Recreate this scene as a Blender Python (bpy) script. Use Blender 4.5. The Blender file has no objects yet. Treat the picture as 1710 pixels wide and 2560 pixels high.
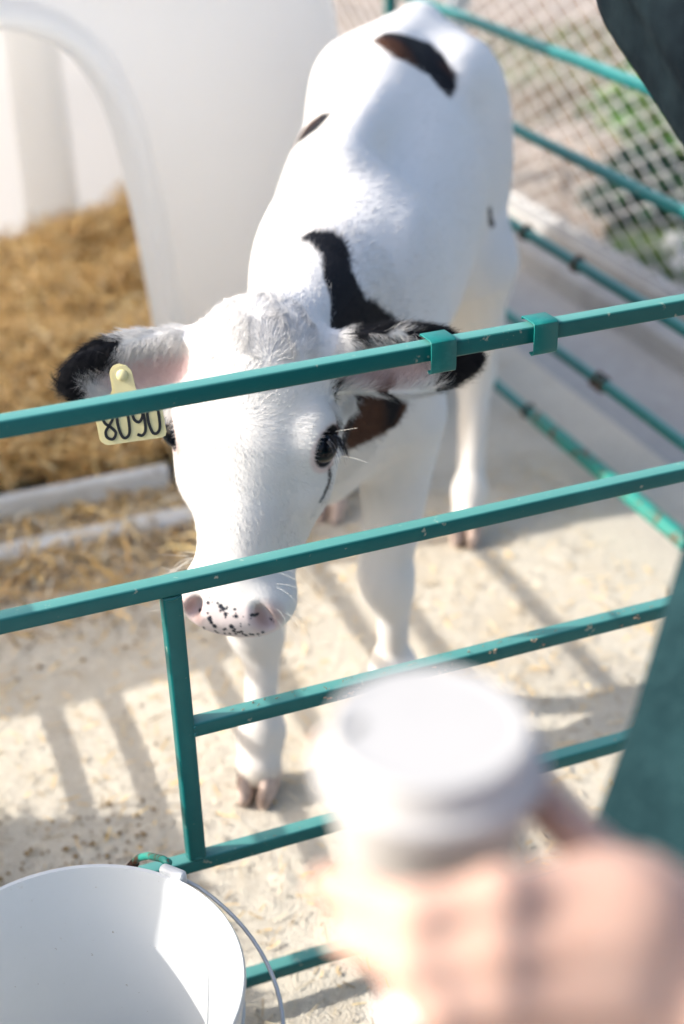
import bpy, math, random
import numpy as np
from mathutils import Matrix, Vector

# ------------------------------------------------------------------ camera, world, sun, exposure
# world axes: X runs along the front gate (gate plane is y = 0), Y into the pen, Z up, metres
scene = bpy.context.scene
cam_d = bpy.data.cameras.new('camera')
cam = bpy.data.objects.new('camera', cam_d)
scene.collection.objects.link(cam)
scene.camera = cam
yaw, pitch, roll = math.radians(-20.5), math.radians(29.3), math.radians(1.6)
hx, hy = math.sin(-yaw), math.cos(yaw)
fw = Vector((hx * math.cos(pitch), hy * math.cos(pitch), -math.sin(pitch)))
up0 = Vector((hx * math.sin(pitch), hy * math.sin(pitch), math.cos(pitch)))
rt0 = Vector((hy, -hx, 0))
rt = rt0 * math.cos(roll) - up0 * math.sin(roll)
up = rt0 * math.sin(roll) + up0 * math.cos(roll)
M = Matrix((rt, up, -fw)).transposed().to_4x4()
M.translation = Vector((-0.281, -1.210, 1.40))
cam.matrix_world = M
cam_d.sensor_fit = 'VERTICAL'
cam_d.sensor_width = 24
cam_d.sensor_height = 36
cam_d.lens = 50
cam_d.clip_start = 0.02
cam_d.clip_end = 500
cam_d.dof.use_dof = True
cam_d.dof.focus_distance = 1.46
cam_d.dof.aperture_fstop = 2.5
cam_d.dof.aperture_blades = 0

SUN_EL = math.radians(32.6)
SH = Vector((math.cos(math.radians(-17)), math.sin(math.radians(-17)), 0))   # where shadows point
to_sun = Vector((-SH.x * math.cos(SUN_EL), -SH.y * math.cos(SUN_EL), math.sin(SUN_EL)))
world = bpy.data.worlds.new('World')
scene.world = world
world.use_nodes = True
wn = world.node_tree.nodes
sky = wn.new('ShaderNodeTexSky')
sky.sky_type = 'NISHITA'
sky.sun_disc = False
sky.sun_elevation = SUN_EL
sky.sun_rotation = math.atan2(to_sun.x, to_sun.y)
sky.air_density = 1.0
sky.dust_density = 4.3
sky.ozone_density = 1.0
world.node_tree.links.new(sky.outputs[0], wn['Background'].inputs[0])
wn['Background'].inputs[1].default_value = 0.15
sun_d = bpy.data.lights.new('sun', 'SUN')
sun_d.energy = 2.7
sun_d.angle = math.radians(0.5)
sun_d.color = (1.0, 0.945, 0.87)
sun_o = bpy.data.objects.new('sun', sun_d)
scene.collection.objects.link(sun_o)
sun_o.rotation_euler = to_sun.to_track_quat('Z', 'Y').to_euler()
sun_o.location = (-5, 0, 5)
scene.view_settings.view_transform = 'Standard'
scene.view_settings.look = 'None'
scene.view_settings.gamma = 1
scene.view_settings.exposure = 1.10
scene.view_settings.use_curve_mapping = False
scene.render.engine = 'CYCLES'
scene.cycles.max_bounces = 8
scene.cycles.transparent_max_bounces = 8

rng = np.random.default_rng(7)
random.seed(7)

# ------------------------------------------------------------------ materials
def mat(name, color, rough=0.6, spec=0.5, noise=None, bump=None, metallic=0.0, trans=0.0, sss=0.0, coat=0.0, extra=None):
    """noise = (scale, colour2, low, high, [detail]); bump = (scale, strength, distance)"""
    m = bpy.data.materials.new(name)
    m.use_nodes = True
    nt = m.node_tree
    N, L = nt.nodes, nt.links
    b = N['Principled BSDF']
    b.inputs['Base Color'].default_value = (*color, 1)
    b.inputs['Roughness'].default_value = rough
    b.inputs['Specular IOR Level'].default_value = spec
    b.inputs['Metallic'].default_value = metallic
    b.inputs['Coat Weight'].default_value = coat
    if sss:
        b.inputs['Subsurface Weight'].default_value = sss
        b.inputs['Subsurface Radius'].default_value = (0.012, 0.006, 0.004)
        b.inputs['Subsurface Scale'].default_value = 1.0
    tc = N.new('ShaderNodeTexCoord')
    cur = None
    if noise:
        for ns in (noise if isinstance(noise, list) else [noise]):
            n = N.new('ShaderNodeTexNoise')
            n.inputs['Scale'].default_value = ns[0]
            n.inputs['Detail'].default_value = ns[4] if len(ns) > 4 else 6
            n.inputs['Roughness'].default_value = 0.65
            L.new(tc.outputs['Object'], n.inputs['Vector'])
            r = N.new('ShaderNodeMapRange')
            r.inputs[1].default_value = ns[2]
            r.inputs[2].default_value = ns[3]
            L.new(n.outputs['Fac'], r.inputs[0])
            mx = N.new('ShaderNodeMix')
            mx.data_type = 'RGBA'
            L.new(r.outputs[0], mx.inputs[0])
            if cur is None:
                mx.inputs[6].default_value = (*color, 1)
            else:
                L.new(cur, mx.inputs[6])
            mx.inputs[7].default_value = (*ns[1], 1)
            cur = mx.outputs[2]
        L.new(cur, b.inputs['Base Color'])
    if bump:
        n = N.new('ShaderNodeTexNoise')
        n.inputs['Scale'].default_value = bump[0]
        n.inputs['Detail'].default_value = 8
        L.new(tc.outputs['Object'], n.inputs['Vector'])
        bp = N.new('ShaderNodeBump')
        bp.inputs['Strength'].default_value = bump[1]
        bp.inputs['Distance'].default_value = bump[2]
        L.new(n.outputs['Fac'], bp.inputs['Height'])
        L.new(bp.outputs[0], b.inputs['Normal'])
    if trans:
        t = N.new('ShaderNodeBsdfTranslucent')
        t.inputs['Color'].default_value = (*color, 1)
        ms = N.new('ShaderNodeMixShader')
        ms.inputs[0].default_value = trans
        L.new(b.outputs[0], ms.inputs[1])
        L.new(t.outputs[0], ms.inputs[2])
        L.new(ms.outputs[0], N['Material Output'].inputs[0])
    return m

def attr_mat(name, rough=0.6, spec=0.3, sss=0.0, bump=None, attr='col'):
    m = mat(name, (1, 1, 1), rough, spec, bump=bump, sss=sss)
    a = m.node_tree.nodes.new('ShaderNodeAttribute')
    a.attribute_name = attr
    m.node_tree.links.new(a.outputs['Color'], m.node_tree.nodes['Principled BSDF'].inputs['Base Color'])
    return m

M_TEAL = mat('teal_paint', (0.000, 0.112, 0.112), 0.42, 0.40,
             noise=[(9.0, (0.003, 0.140, 0.138), 0.45, 0.7), (60.0, (0.30, 0.33, 0.27), 0.66, 0.73, 3),
                    (16.0, (0.10, 0.045, 0.02), 0.675, 0.71, 8)],
             bump=(220, 0.15, 0.0006))
M_TEAL_RUST = mat('rusty_teal_paint', (0.02, 0.27, 0.22), 0.45, 0.5,
                  noise=[(45.0, (0.13, 0.05, 0.02), 0.52, 0.6, 8)], bump=(200, 0.3, 0.0008))
M_RUST = mat('rust', (0.12, 0.06, 0.035), 0.85, 0.2, noise=(120, (0.03, 0.02, 0.02), 0.4, 0.6), bump=(300, 0.5, 0.001))
M_PLASTIC = mat('white_plastic', (0.80, 0.80, 0.79), 0.42, 0.45,
                noise=[(3.0, (0.74, 0.745, 0.74), 0.4, 0.7), (90.0, (0.60, 0.58, 0.53), 0.71, 0.76, 3)], trans=0.34)
M_BUCKET = mat('bucket_plastic', (0.70, 0.725, 0.735), 0.36, 0.5,
               noise=[(5.0, (0.66, 0.69, 0.70), 0.4, 0.7), (26.0, (0.56, 0.53, 0.47), 0.66, 0.74), (110.0, (0.40, 0.37, 0.32), 0.70, 0.74, 3)], trans=0.12, bump=(300, 0.08, 0.0005))
M_HUTCH = mat('hutch_plastic', (0.87, 0.875, 0.87), 0.5, 0.35,
              noise=[(2.2, (0.82, 0.82, 0.81), 0.4, 0.75), (14.0, (0.66, 0.62, 0.55), 0.72, 0.78)], trans=0.55)
M_SILL = mat('dirty_white_plastic', (0.66, 0.66, 0.65), 0.6, 0.3,
             noise=[(6.0, (0.50, 0.46, 0.40), 0.45, 0.75), (22.0, (0.22, 0.17, 0.12), 0.60, 0.70)])
M_FLOOR = mat('sawdust_floor', (0.64, 0.585, 0.485), 0.95, 0.1,
              noise=[(3.0, (0.54, 0.49, 0.41), 0.42, 0.68), (85.0, (0.70, 0.66, 0.56), 0.5, 0.7), (5.0, (0.54, 0.46, 0.34), 0.52, 0.76),
                     (150.0, (0.36, 0.29, 0.20), 0.64, 0.76)], bump=(260, 1.0, 0.004))
M_CONCRETE = mat('concrete', (0.38, 0.37, 0.355), 0.9, 0.2,
                 noise=[(2.0, (0.32, 0.31, 0.295), 0.4, 0.7), (30.0, (0.43, 0.42, 0.40), 0.5, 0.75)], bump=(120, 0.4, 0.002))
M_KERB = mat('kerb_concrete', (0.33, 0.33, 0.325), 0.9, 0.2, noise=(8.0, (0.25, 0.245, 0.24), 0.45, 0.7), bump=(90, 0.5, 0.002))
M_SOIL = mat('dusty_soil', (0.33, 0.27, 0.225), 0.95, 0.1,
             noise=[(0.9, (0.26, 0.20, 0.155), 0.4, 0.6), (4.0, (0.44, 0.37, 0.32), 0.45, 0.7), (22.0, (0.20, 0.16, 0.11), 0.6, 0.75)],
             bump=(40, 0.7, 0.01))
M_STRAW_BASE = mat('straw_base', (0.44, 0.30, 0.14), 0.9, 0.1, noise=[(18.0, (0.26, 0.16, 0.07), 0.4, 0.65), (60.0, (0.42, 0.28, 0.13), 0.5, 0.7)], bump=(70, 1.0, 0.01))
M_STEEL = mat('galvanised_steel', (0.56, 0.58, 0.60), 0.38, 0.5, metallic=0.75, noise=(40, (0.42, 0.44, 0.46), 0.4, 0.7))
M_WIRE = mat('galvanised_mesh', (0.84, 0.83, 0.82), 0.3, 0.8, metallic=0.0)
M_POST = mat('grey_blue_post', (0.22, 0.30, 0.38), 0.5, 0.5, noise=(20, (0.17, 0.24, 0.31), 0.4, 0.7))
M_DARKPOST = mat('dark_post', (0.06, 0.055, 0.05), 0.7, 0.3, noise=(20, (0.1, 0.09, 0.08), 0.4, 0.7))
M_BLACK = mat('black_tie', (0.015, 0.013, 0.015), 0.6, 0.4, bump=(200, 0.5, 0.001))
M_TAG = mat('yellow_tag', (0.76, 0.70, 0.40), 0.45, 0.5, noise=(60, (0.68, 0.62, 0.34), 0.45, 0.7), sss=0.0)
M_INK = mat('black_ink', (0.008, 0.012, 0.018), 0.5, 0.4)
M_CUP = mat('white_cup', (0.50, 0.50, 0.49), 0.55, 0.4, noise=(30, (0.48, 0.48, 0.47), 0.4, 0.7), trans=0.05)
M_LID = mat('white_lid', (0.45, 0.45, 0.445), 0.5, 0.25, noise=(30, (0.435, 0.435, 0.43), 0.4, 0.7), trans=0.05)
M_NAIL = mat('white_nail', (0.86, 0.86, 0.85), 0.2, 0.6)
M_SKIN = mat('skin', (0.52, 0.35, 0.28), 0.6, 0.2, noise=[(25, (0.47, 0.30, 0.235), 0.45, 0.7)], sss=0.35, bump=(150, 0.15, 0.001))
M_SKIRT = mat('teal_denim', (0.010, 0.036, 0.043), 0.85, 0.12, noise=[(7, (0.003, 0.018, 0.023), 0.42, 0.62), (200, (0.016, 0.045, 0.052), 0.5, 0.7)], bump=(500, 0.4, 0.001))
M_JACKET = mat('dark_denim', (0.002, 0.005, 0.008), 0.8, 0.05, noise=[(9, (0.009, 0.017, 0.022), 0.45, 0.70)], bump=(30, 0.5, 0.01))
M_HAIRP = mat('dark_brown_hair', (0.03, 0.018, 0.012), 0.5, 0.4, bump=(60, 0.6, 0.004))
M_EYE = mat('dark_eye', (0.003, 0.004, 0.007), 0.10, 0.28, coat=0.0)
M_HOOF = mat('hoof', (0.55, 0.43, 0.37), 0.6, 0.3, noise=(40, (0.30, 0.22, 0.18), 0.45, 0.65), bump=(90, 0.4, 0.002))
M_FLOWER = mat('white_petal', (0.82, 0.82, 0.80), 0.7, 0.2, trans=0.3)
M_COAT = attr_mat('calf_coat', 0.75, 0.15, sss=0.0, bump=(260, 0.25, 0.0015))
M_HAIR = attr_mat('calf_hair', 0.6, 0.2)
M_STRAW = attr_mat('straw', 0.6, 0.3)
# sunlight on the tubes put into the colour: upward faces mix to paler teal
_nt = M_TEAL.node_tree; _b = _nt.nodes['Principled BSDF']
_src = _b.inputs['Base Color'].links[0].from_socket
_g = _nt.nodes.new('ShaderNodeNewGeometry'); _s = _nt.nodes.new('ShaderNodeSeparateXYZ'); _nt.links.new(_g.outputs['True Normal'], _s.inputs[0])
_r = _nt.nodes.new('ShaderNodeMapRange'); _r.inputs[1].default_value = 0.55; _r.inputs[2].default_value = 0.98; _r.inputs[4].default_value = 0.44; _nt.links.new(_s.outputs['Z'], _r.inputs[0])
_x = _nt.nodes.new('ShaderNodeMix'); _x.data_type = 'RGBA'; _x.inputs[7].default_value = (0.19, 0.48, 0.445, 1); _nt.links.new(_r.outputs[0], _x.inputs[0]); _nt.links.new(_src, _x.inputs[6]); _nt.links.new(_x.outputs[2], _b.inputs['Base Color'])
M_LEAF = attr_mat('leaves', 0.55, 0.35)

# ------------------------------------------------------------------ object helpers
def tag(o, label=None, cat=None, group=None, kind=None):
    if label: o['label'] = label
    if cat: o['category'] = cat
    if group: o['group'] = group
    if kind: o['kind'] = kind
    return o

def empty(name, loc=(0, 0, 0), label=None, cat=None, group=None):
    o = bpy.data.objects.new(name, None)
    o.location = loc
    scene.collection.objects.link(o)
    return tag(o, label, cat, group)

def link(o, parent=None):
    scene.collection.objects.link(o)
    if parent is not None:
        o.parent = parent
        o.matrix_parent_inverse = Matrix.Translation(-parent.location)
    return o

def mesh_obj(name, V, Fc, m, parent=None, smooth=True, col=None, domain='POINT'):
    me = bpy.data.meshes.new(name)
    V = np.asarray(V, dtype=np.float32)
    if isinstance(Fc, np.ndarray):
        k = Fc.shape[1]
        me.vertices.add(len(V)); me.vertices.foreach_set('co', V.ravel())
        me.loops.add(Fc.size); me.loops.foreach_set('vertex_index', Fc.astype(np.int32).ravel())
        me.polygons.add(len(Fc)); me.polygons.foreach_set('loop_start', np.arange(0, Fc.size, k, dtype=np.int32))
        me.update(calc_edges=True)
    else:
        me.from_pydata([tuple(v) for v in V], [], Fc)
        me.update()
    me.validate()
    if smooth:
        me.polygons.foreach_set('use_smooth', np.ones(len(me.polygons), bool))
    if col is not None:
        a = me.color_attributes.new('col', 'FLOAT_COLOR', 'POINT')
        c4 = np.ones((len(V), 4), np.float32); c4[:, :3] = col
        a.data.foreach_set('color', c4.ravel())
    me.materials.append(m)
    return link(bpy.data.objects.new(name, me), parent)

class MB:
    """collects vertices and faces of one mesh"""
    def __init__(s): s.V, s.F = [], []
    def add(s, V, Fc):
        o = len(s.V); s.V += [tuple(v) for v in V]; s.F += [tuple(i + o for i in f) for f in Fc]; return s
    def build(s, name, m, parent=None, smooth=False): return mesh_obj(name, np.array(s.V), s.F, m, parent, smooth)

def tube(path, rad, seg=10, closed=False, squash=None):
    P = [Vector(p) for p in path]; n = len(P)
    rad = [rad] * n if not hasattr(rad, '__len__') else rad
    V, Fc = [], []
    up_ = None
    for i in range(n):
        a = P[(i - 1) % n] if (closed or i > 0) else P[i]
        b = P[(i + 1) % n] if (closed or i < n - 1) else P[i]
        t = (b - a).normalized()
        if up_ is None:
            up_ = t.orthogonal().normalized()
        up_ = (up_ - t * up_.dot(t)).normalized()
        w = t.cross(up_)
        for k in range(seg):
            th = 2 * math.pi * k / seg
            V.append(P[i] + up_ * math.cos(th) * rad[i] + w * math.sin(th) * rad[i])
    for i in range(n if closed else n - 1):
        j = (i + 1) % n
        for k in range(seg):
            l = (k + 1) % seg
            Fc.append((i * seg + k, i * seg + l, j * seg + l, j * seg + k))
    if not closed:
        Fc.append(tuple(range(seg))[::-1]); Fc.append(tuple((n - 1) * seg + k for k in range(seg)))
    return V, Fc

def square_bar(p, q, w=0.0185, r=0.0028, side=None, wob=0.0):
    """square tube with rounded corners from p to q, slightly uneven"""
    p, q = Vector(p), Vector(q)
    t = (q - p).normalized()
    a = Vector(side) if side else (Vector((0, 0, 1)) if abs(t.z) < 0.9 else Vector((0, 1, 0)))
    a = (a - t * a.dot(t)).normalized(); b = t.cross(a)
    h = w / 2
    prof = []
    for cx, cy, a0 in ((h - r, h - r, 0), (-h + r, h - r, 90), (-h + r, -h + r, 180), (h - r, -h + r, 270)):
        for k in range(4):
            th = math.radians(a0 + k * 30)
            prof.append((cx + r * math.cos(th), cy + r * math.sin(th)))
    n = max(2, int((q - p).length / 0.12))
    V, Fc = [], []
    L = len(prof)
    for i in range(n + 1):
        c = p.lerp(q, i / n) + a * random.uniform(-wob, wob) + b * random.uniform(-wob, wob)
        V += [c + a * x + b * y for x, y in prof]
    for i in range(n):
        for k in range(L):
            l = (k + 1) % L
            Fc.append((i * L + k, i * L + l, (i + 1) * L + l, (i + 1) * L + k))
    Fc.append(tuple(range(L))[::-1]); Fc.append(tuple(n * L + k for k in range(L)))
    return V, Fc

def bar_obj(name, p, q, m, parent, w=0.0185, wob=0.0004, r=0.0028):
    V, Fc = square_bar(p, q, w, r, wob=wob)
    o = mesh_obj(name, V, Fc, m, parent, smooth=True)
    o.data.set_sharp_from_angle(angle=math.radians(40)) if hasattr(o.data, 'set_sharp_from_angle') else None
    return o

def box(c, s, rz=0.0, bev=0.0):
    x, y, z = s[0] / 2, s[1] / 2, s[2] / 2
    V = [(a * x, b * y, d * z) for a in (-1, 1) for b in (-1, 1) for d in (-1, 1)]
    co, si = math.cos(rz), math.sin(rz)
    V = [(c[0] + v[0] * co - v[1] * si, c[1] + v[0] * si + v[1] * co, c[2] + v[2]) for v in V]
    Fc = [(0, 1, 3, 2), (4, 6, 7, 5), (0, 4, 5, 1), (2, 3, 7, 6), (0, 2, 6, 4), (1, 5, 7, 3)]
    return V, Fc

def bevel(o, w, seg=2):
    md = o.modifiers.new('bevel', 'BEVEL'); md.width = w; md.segments = seg; md.limit_method = 'ANGLE'
    return o

def lathe(prof, seg=64, c=(0, 0, 0), axis=None):
    V, Fc = [], []
    for r, z in prof:
        for k in range(seg):
            th = 2 * math.pi * k / seg
            V.append((r * math.cos(th), r * math.sin(th), z))
    n = len(prof)
    for i in range(n - 1):
        for k in range(seg):
            l = (k + 1) % seg
            Fc.append((i * seg + k, i * seg + l, (i + 1) * seg + l, (i + 1) * seg + k))
    if axis is not None:
        R = Vector((0, 0, 1)).rotation_difference(Vector(axis)).to_matrix()
        V = [R @ Vector(v) for v in V]
    return [(v[0] + c[0], v[1] + c[1], v[2] + c[2]) for v in V], Fc

# ------------------------------------------------------------------ signed distance bodies
def nrm(v): v = np.asarray(v, float); return v / np.linalg.norm(v)

class Body:
    """one continuous skin grown as the smooth union of tapered limbs and lobes"""
    def __init__(s): s.ops = []
    def cone(s, a, b, ra, rb, k=0.03): s.ops.append(('cone', np.array(a, float), np.array(b, float), ra, rb, k)); return s
    def ell(s, c, r, ax=None, k=0.03):
        A = np.eye(3) if ax is None else np.array([nrm(x) for x in ax])
        s.ops.append(('ell', np.array(c, float), np.array(r, float), A, 1, k)); return s
    def cut(s, c, r, ax=None, k=0.01):
        A = np.eye(3) if ax is None else np.array([nrm(x) for x in ax])
        s.ops.append(('cut', np.array(c, float), np.array(r, float), A, 1, k)); return s
    def bounds(s, pad=0.03):
        lo, hi = np.full(3, 1e9), np.full(3, -1e9)
        for o in s.ops:
            if o[0] == 'cone':
                for p, r in ((o[1], o[3]), (o[2], o[4])):
                    lo = np.minimum(lo, p - r); hi = np.maximum(hi, p + r)
            elif o[0] == 'ell':
                e = np.sqrt((o[3].T ** 2) @ (o[2] ** 2)); lo = np.minimum(lo, o[1] - e); hi = np.maximum(hi, o[1] + e)
        return lo - pad, hi + pad
    def one(s, o, P):
        if o[0] == 'cone':
            a, b, ra, rb = o[1], o[2], o[3], o[4]
            ab = b - a; h = np.clip((P - a) @ ab / (ab @ ab), 0, 1)
            return np.linalg.norm(P - a - h[:, None] * ab, axis=1) - (ra + (rb - ra) * h)
        q = (P - o[1]) @ o[3].T
        k0 = np.linalg.norm(q / o[2], axis=1); k1 = np.linalg.norm(q / (o[2] ** 2), axis=1)
        return k0 * (k0 - 1) / np.maximum(k1, 1e-9)
    def eval(s, P, near=0.12):
        P = np.asarray(P, float); D = np.full(len(P), 0.3)
        for o in s.ops:
            k = o[5]
            if o[0] == 'cone':
                lo = np.minimum(o[1] - o[3], o[2] - o[4]); hi = np.maximum(o[1] + o[3], o[2] + o[4])
            else:
                e = np.sqrt((o[3].T ** 2) @ (o[2] ** 2)); lo, hi = o[1] - e, o[1] + e
            idx = np.nonzero(np.all((P > lo - near) & (P < hi + near), axis=1))[0]
            if not len(idx): continue
            d = s.one(o, P[idx]); D0 = D[idx]
            if o[0] == 'cut':
                d = -d
                h = np.maximum(k - np.abs(D0 - d), 0) / k; D[idx] = np.maximum(D0, d) + h * h * k * 0.25
            else:
                h = np.maximum(k - np.abs(D0 - d), 0) / k; D[idx] = np.minimum(D0, d) - h * h * k * 0.25
        return D
    def grad(s, P, e=0.0015):
        E = np.array([[1, -1, -1], [-1, -1, 1], [-1, 1, -1], [1, 1, 1]], float)
        G = sum(E[i][None] * s.eval(P + E[i] * e)[:, None] for i in range(4))
        return G / np.maximum(np.linalg.norm(G, axis=1, keepdims=True), 1e-9)
    def mesh(s, h):
        lo, hi = s.bounds(2.5 * h)
        n = np.ceil((hi - lo) / h).astype(int) + 1
        # coarse pass, then fine only near the skin
        q = 4; hc = h * q; nc = np.ceil((hi - lo) / hc).astype(int) + 1
        gx, gy, gz = np.meshgrid(*[np.arange(nc[i]) for i in range(3)], indexing='ij')
        C = np.stack([gx, gy, gz], -1).reshape(-1, 3)
        dc = s.eval(lo + (C + 0.5) * hc)
        act = C[np.abs(dc) < hc * 1.6]
        D = np.full(n + q, 1.0, np.float32)
        # fill sign coarse
        big = np.full(nc, 1.0, np.float32); big.reshape(-1)[:] = dc
        D = np.repeat(np.repeat(np.repeat(big, q, 0), q, 1), q, 2).copy()
        off = np.stack(np.meshgrid(*[np.arange(q)] * 3, indexing='ij'), -1).reshape(-1, 3)
        I = (act[:, None] * q + off[None]).reshape(-1, 3)
        D[I[:, 0], I[:, 1], I[:, 2]] = s.eval(lo + I * h)
        S = D < 0
        # surface nets
        nx, ny, nz = D.shape
        cor = [(i, j, k) for i in (0, 1) for j in (0, 1) for k in (0, 1)]
        cnt = sum(S[i:nx - 1 + i, j:ny - 1 + j, k:nz - 1 + k].astype(np.int8) for i, j, k in cor)
        cells = np.argwhere((cnt > 0) & (cnt < 8))
        vid = -np.ones((nx - 1, ny - 1, nz - 1), np.int32)
        vid[cells[:, 0], cells[:, 1], cells[:, 2]] = np.arange(len(cells))
        acc = np.zeros((len(cells), 3)); num = np.zeros(len(cells))
        for ia, A in enumerate(cor):
            for ax in range(3):
                if A[ax]: continue
                B = list(A); B[ax] = 1
                da = D[cells[:, 0] + A[0], cells[:, 1] + A[1], cells[:, 2] + A[2]]
                db = D[cells[:, 0] + B[0], cells[:, 1] + B[1], cells[:, 2] + B[2]]
                m = (da < 0) != (db < 0)
                t = np.where(m, da / np.where(m, da - db, 1), 0)
                p = np.repeat(np.array(A, float)[None], len(cells), 0); p[:, ax] += t
                acc[m] += p[m]; num[m] += 1
        V = lo + (cells + acc / num[:, None]) * h
        Fs = []
        for ax in range(3):
            sl0 = [slice(1, -1)] * 3; sl0[ax] = slice(0, -1)
            sl1 = [slice(1, -1)] * 3; sl1[ax] = slice(1, None)
            a, b = S[tuple(sl0)], S[tuple(sl1)]
            E = np.argwhere(a != b)
            if not len(E): continue
            flip = a[E[:, 0], E[:, 1], E[:, 2]]
            base = E.copy()
            for q_ in range(3):
                if q_ != ax: base[:, q_] += 1
            u_, w_ = (ax + 1) % 3, (ax + 2) % 3
            def g(du, dw):
                c = base.copy(); c[:, u_] -= du; c[:, w_] -= dw
                return vid[c[:, 0], c[:, 1], c[:, 2]]
            quad = np.stack([g(0, 0), g(1, 0), g(1, 1), g(0, 1)], 1)
            quad[~flip] = quad[~flip][:, ::-1]
            Fs.append(quad)
        Fc = np.concatenate(Fs)
        Fc = Fc[(Fc >= 0).all(1)]
        for _ in range(2):
            V = V - s.grad(V) * s.eval(V)[:, None] * 0.9
        return V, Fc

def refine(V, Fc, sel, body, tol=2):
    """split the chosen quads in four and settle the new points on the body; neighbours become n-gons"""
    mid = {}; V = list(map(tuple, V)); out = []
    selset = sel
    def m(a, b):
        k = (a, b) if a < b else (b, a)
        if k not in mid:
            mid[k] = len(V); V.append(tuple((np.array(V[a]) + np.array(V[b])) / 2))
        return mid[k]
    for i in np.nonzero(selset)[0]:
        a, b, c, d = map(int, Fc[i])
        ab, bc, cd, da = m(a, b), m(b, c), m(c, d), m(d, a)
        ce = len(V); V.append(tuple((np.array(V[a]) + np.array(V[b]) + np.array(V[c]) + np.array(V[d])) / 4))
        out += [(a, ab, ce, da), (ab, b, bc, ce), (ce, bc, c, cd), (da, ce, cd, d)]
    nq = len(out)
    rest = []
    for i in np.nonzero(~selset)[0]:
        f = list(map(int, Fc[i])); g = []
        for j in range(4):
            a, b = f[j], f[(j + 1) % 4]; g.append(a)
            k = (a, b) if a < b else (b, a)
            if k in mid: g.append(mid[k])
        rest.append(tuple(g))
    return V, out, rest

# hair drawn as real curves
def hair_obj(name, roots, dirs, length, rad, cols, m, parent, bend=None, n=4, taper=True):
    N = len(roots)
    hc = bpy.data.hair_curves.new(name)
    hc.add_curves([n] * N)
    t = np.linspace(0, 1, n)[None, :, None]
    L = np.asarray(length).reshape(N, 1, 1) if np.ndim(length) else length
    P = roots[:, None] + dirs[:, None] * t * L
    if bend is not None:
        P = P + bend[:, None] * (t ** 2) * L
    hc.position_data.foreach_set('vector', P.astype(np.float32).ravel())
    R = np.repeat((np.array([1, 0.85, 0.6, 0.15]) if n == 4 else np.linspace(1, 0.3, n))[None], N, 0)
    R = R * (np.asarray(rad).reshape(-1, 1) if np.ndim(rad) else rad)
    a = hc.attributes.get('radius') or hc.attributes.new('radius', 'FLOAT', 'POINT')
    a.data.foreach_set('value', R.astype(np.float32).ravel())
    c = hc.attributes.new('col', 'FLOAT_COLOR', 'CURVE')
    c4 = np.ones((N, 4), np.float32); c4[:, :3] = cols
    c.data.foreach_set('color', c4.ravel())
    hc.materials.append(m)
    return link(bpy.data.objects.new(name, hc), parent)


# ------------------------------------------------------------------ ground
def vnoise(x, y, s, seed=0):
    """value noise on a lattice, smooth"""
    r = np.random.default_rng(seed).random((64, 64))
    X, Y = x * s, y * s
    i, j = np.floor(X).astype(int), np.floor(Y).astype(int)
    u, v = X - i, Y - j
    u = u * u * (3 - 2 * u); v = v * v * (3 - 2 * v)
    g = lambda a, b: r[a % 64, b % 64]
    return (g(i, j) * (1 - u) + g(i + 1, j) * u) * (1 - v) + (g(i, j + 1) * (1 - u) + g(i + 1, j + 1) * u) * v

def sheet(name, x0, x1, y0, y1, step, z, amp, m, kind='structure', fade=None):
    xs = np.arange(x0, x1 + step / 2, step); ys = np.arange(y0, y1 + step / 2, step)
    X, Y = np.meshgrid(xs, ys, indexing='ij')
    Z = np.full(X.shape, z)
    if amp:
        n = (vnoise(X, Y, 7, 1) - .5) * 1.1 + (vnoise(X, Y, 40, 2) - .5) * 0.35 + (rng.random(X.shape) - .5) * 0.55
        cl = np.clip(vnoise(X, Y, 60, 4) * vnoise(X, Y, 11, 8) - 0.42, 0, 1) * 3.0
        w = 1.0
        if fade: w = fade(X, Y)
        Z = Z + amp * (n + cl) * w
    nx, ny = X.shape
    V = np.stack([X, Y, Z], -1).reshape(-1, 3)
    I = np.arange(nx * ny).reshape(nx, ny)
    Fc = np.stack([I[:-1, :-1], I[1:, :-1], I[1:, 1:], I[:-1, 1:]], -1).reshape(-1, 4)
    return tag(mesh_obj(name, V, Fc, m), kind=kind)

gr = MB(); gr.add([(-60, -60, -.03), (60, -60, -.03), (60, 60, -.03), (-60, 60, -.03)], [(0, 1, 2, 3)])
tag(gr.build('ground', M_SOIL), kind='structure')
sheet('concrete_apron', 1.02, 1.60, -3.0, 7.0, 0.05, -0.006, 0.0, M_CONCRETE)
sheet('soil_strip', 1.80, 7.0, 0.0, 12.0, 0.03, -0.012, 0.012, M_SOIL)
sheet('pen_floor', -1.25, 1.30, -1.9, 2.9, 0.0085, 0.0, 0.0042, M_FLOOR,
      fade=lambda X, Y: np.clip((1.12 - X) / 0.25, 0.12, 1))
sheet('walkway', -4.0, 1.02, -6.0, -1.9, 0.25, -0.004, 0.0, M_CONCRETE)
def kerb(x0, x1, z):
    mb = MB(); y = -3.0; i = 0
    root = None
    o = mb.add(*box(((x0 + x1) / 2, 2.0, z / 2 - 0.02), (x1 - x0, 10.0, z + 0.04))).build('kerb', M_KERB)
    bevel(o, 0.008); tag(o, kind='structure'); return o
kerb(1.595, 1.655, 0.055); kerb(1.715, 1.80, 0.075)
gs = MB(); gs.add(*box((1.685, 2.0, -0.01), (0.058, 10.0, 0.03)))
tag(gs.build('drain_strip', M_CONCRETE), kind='structure')

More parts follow.
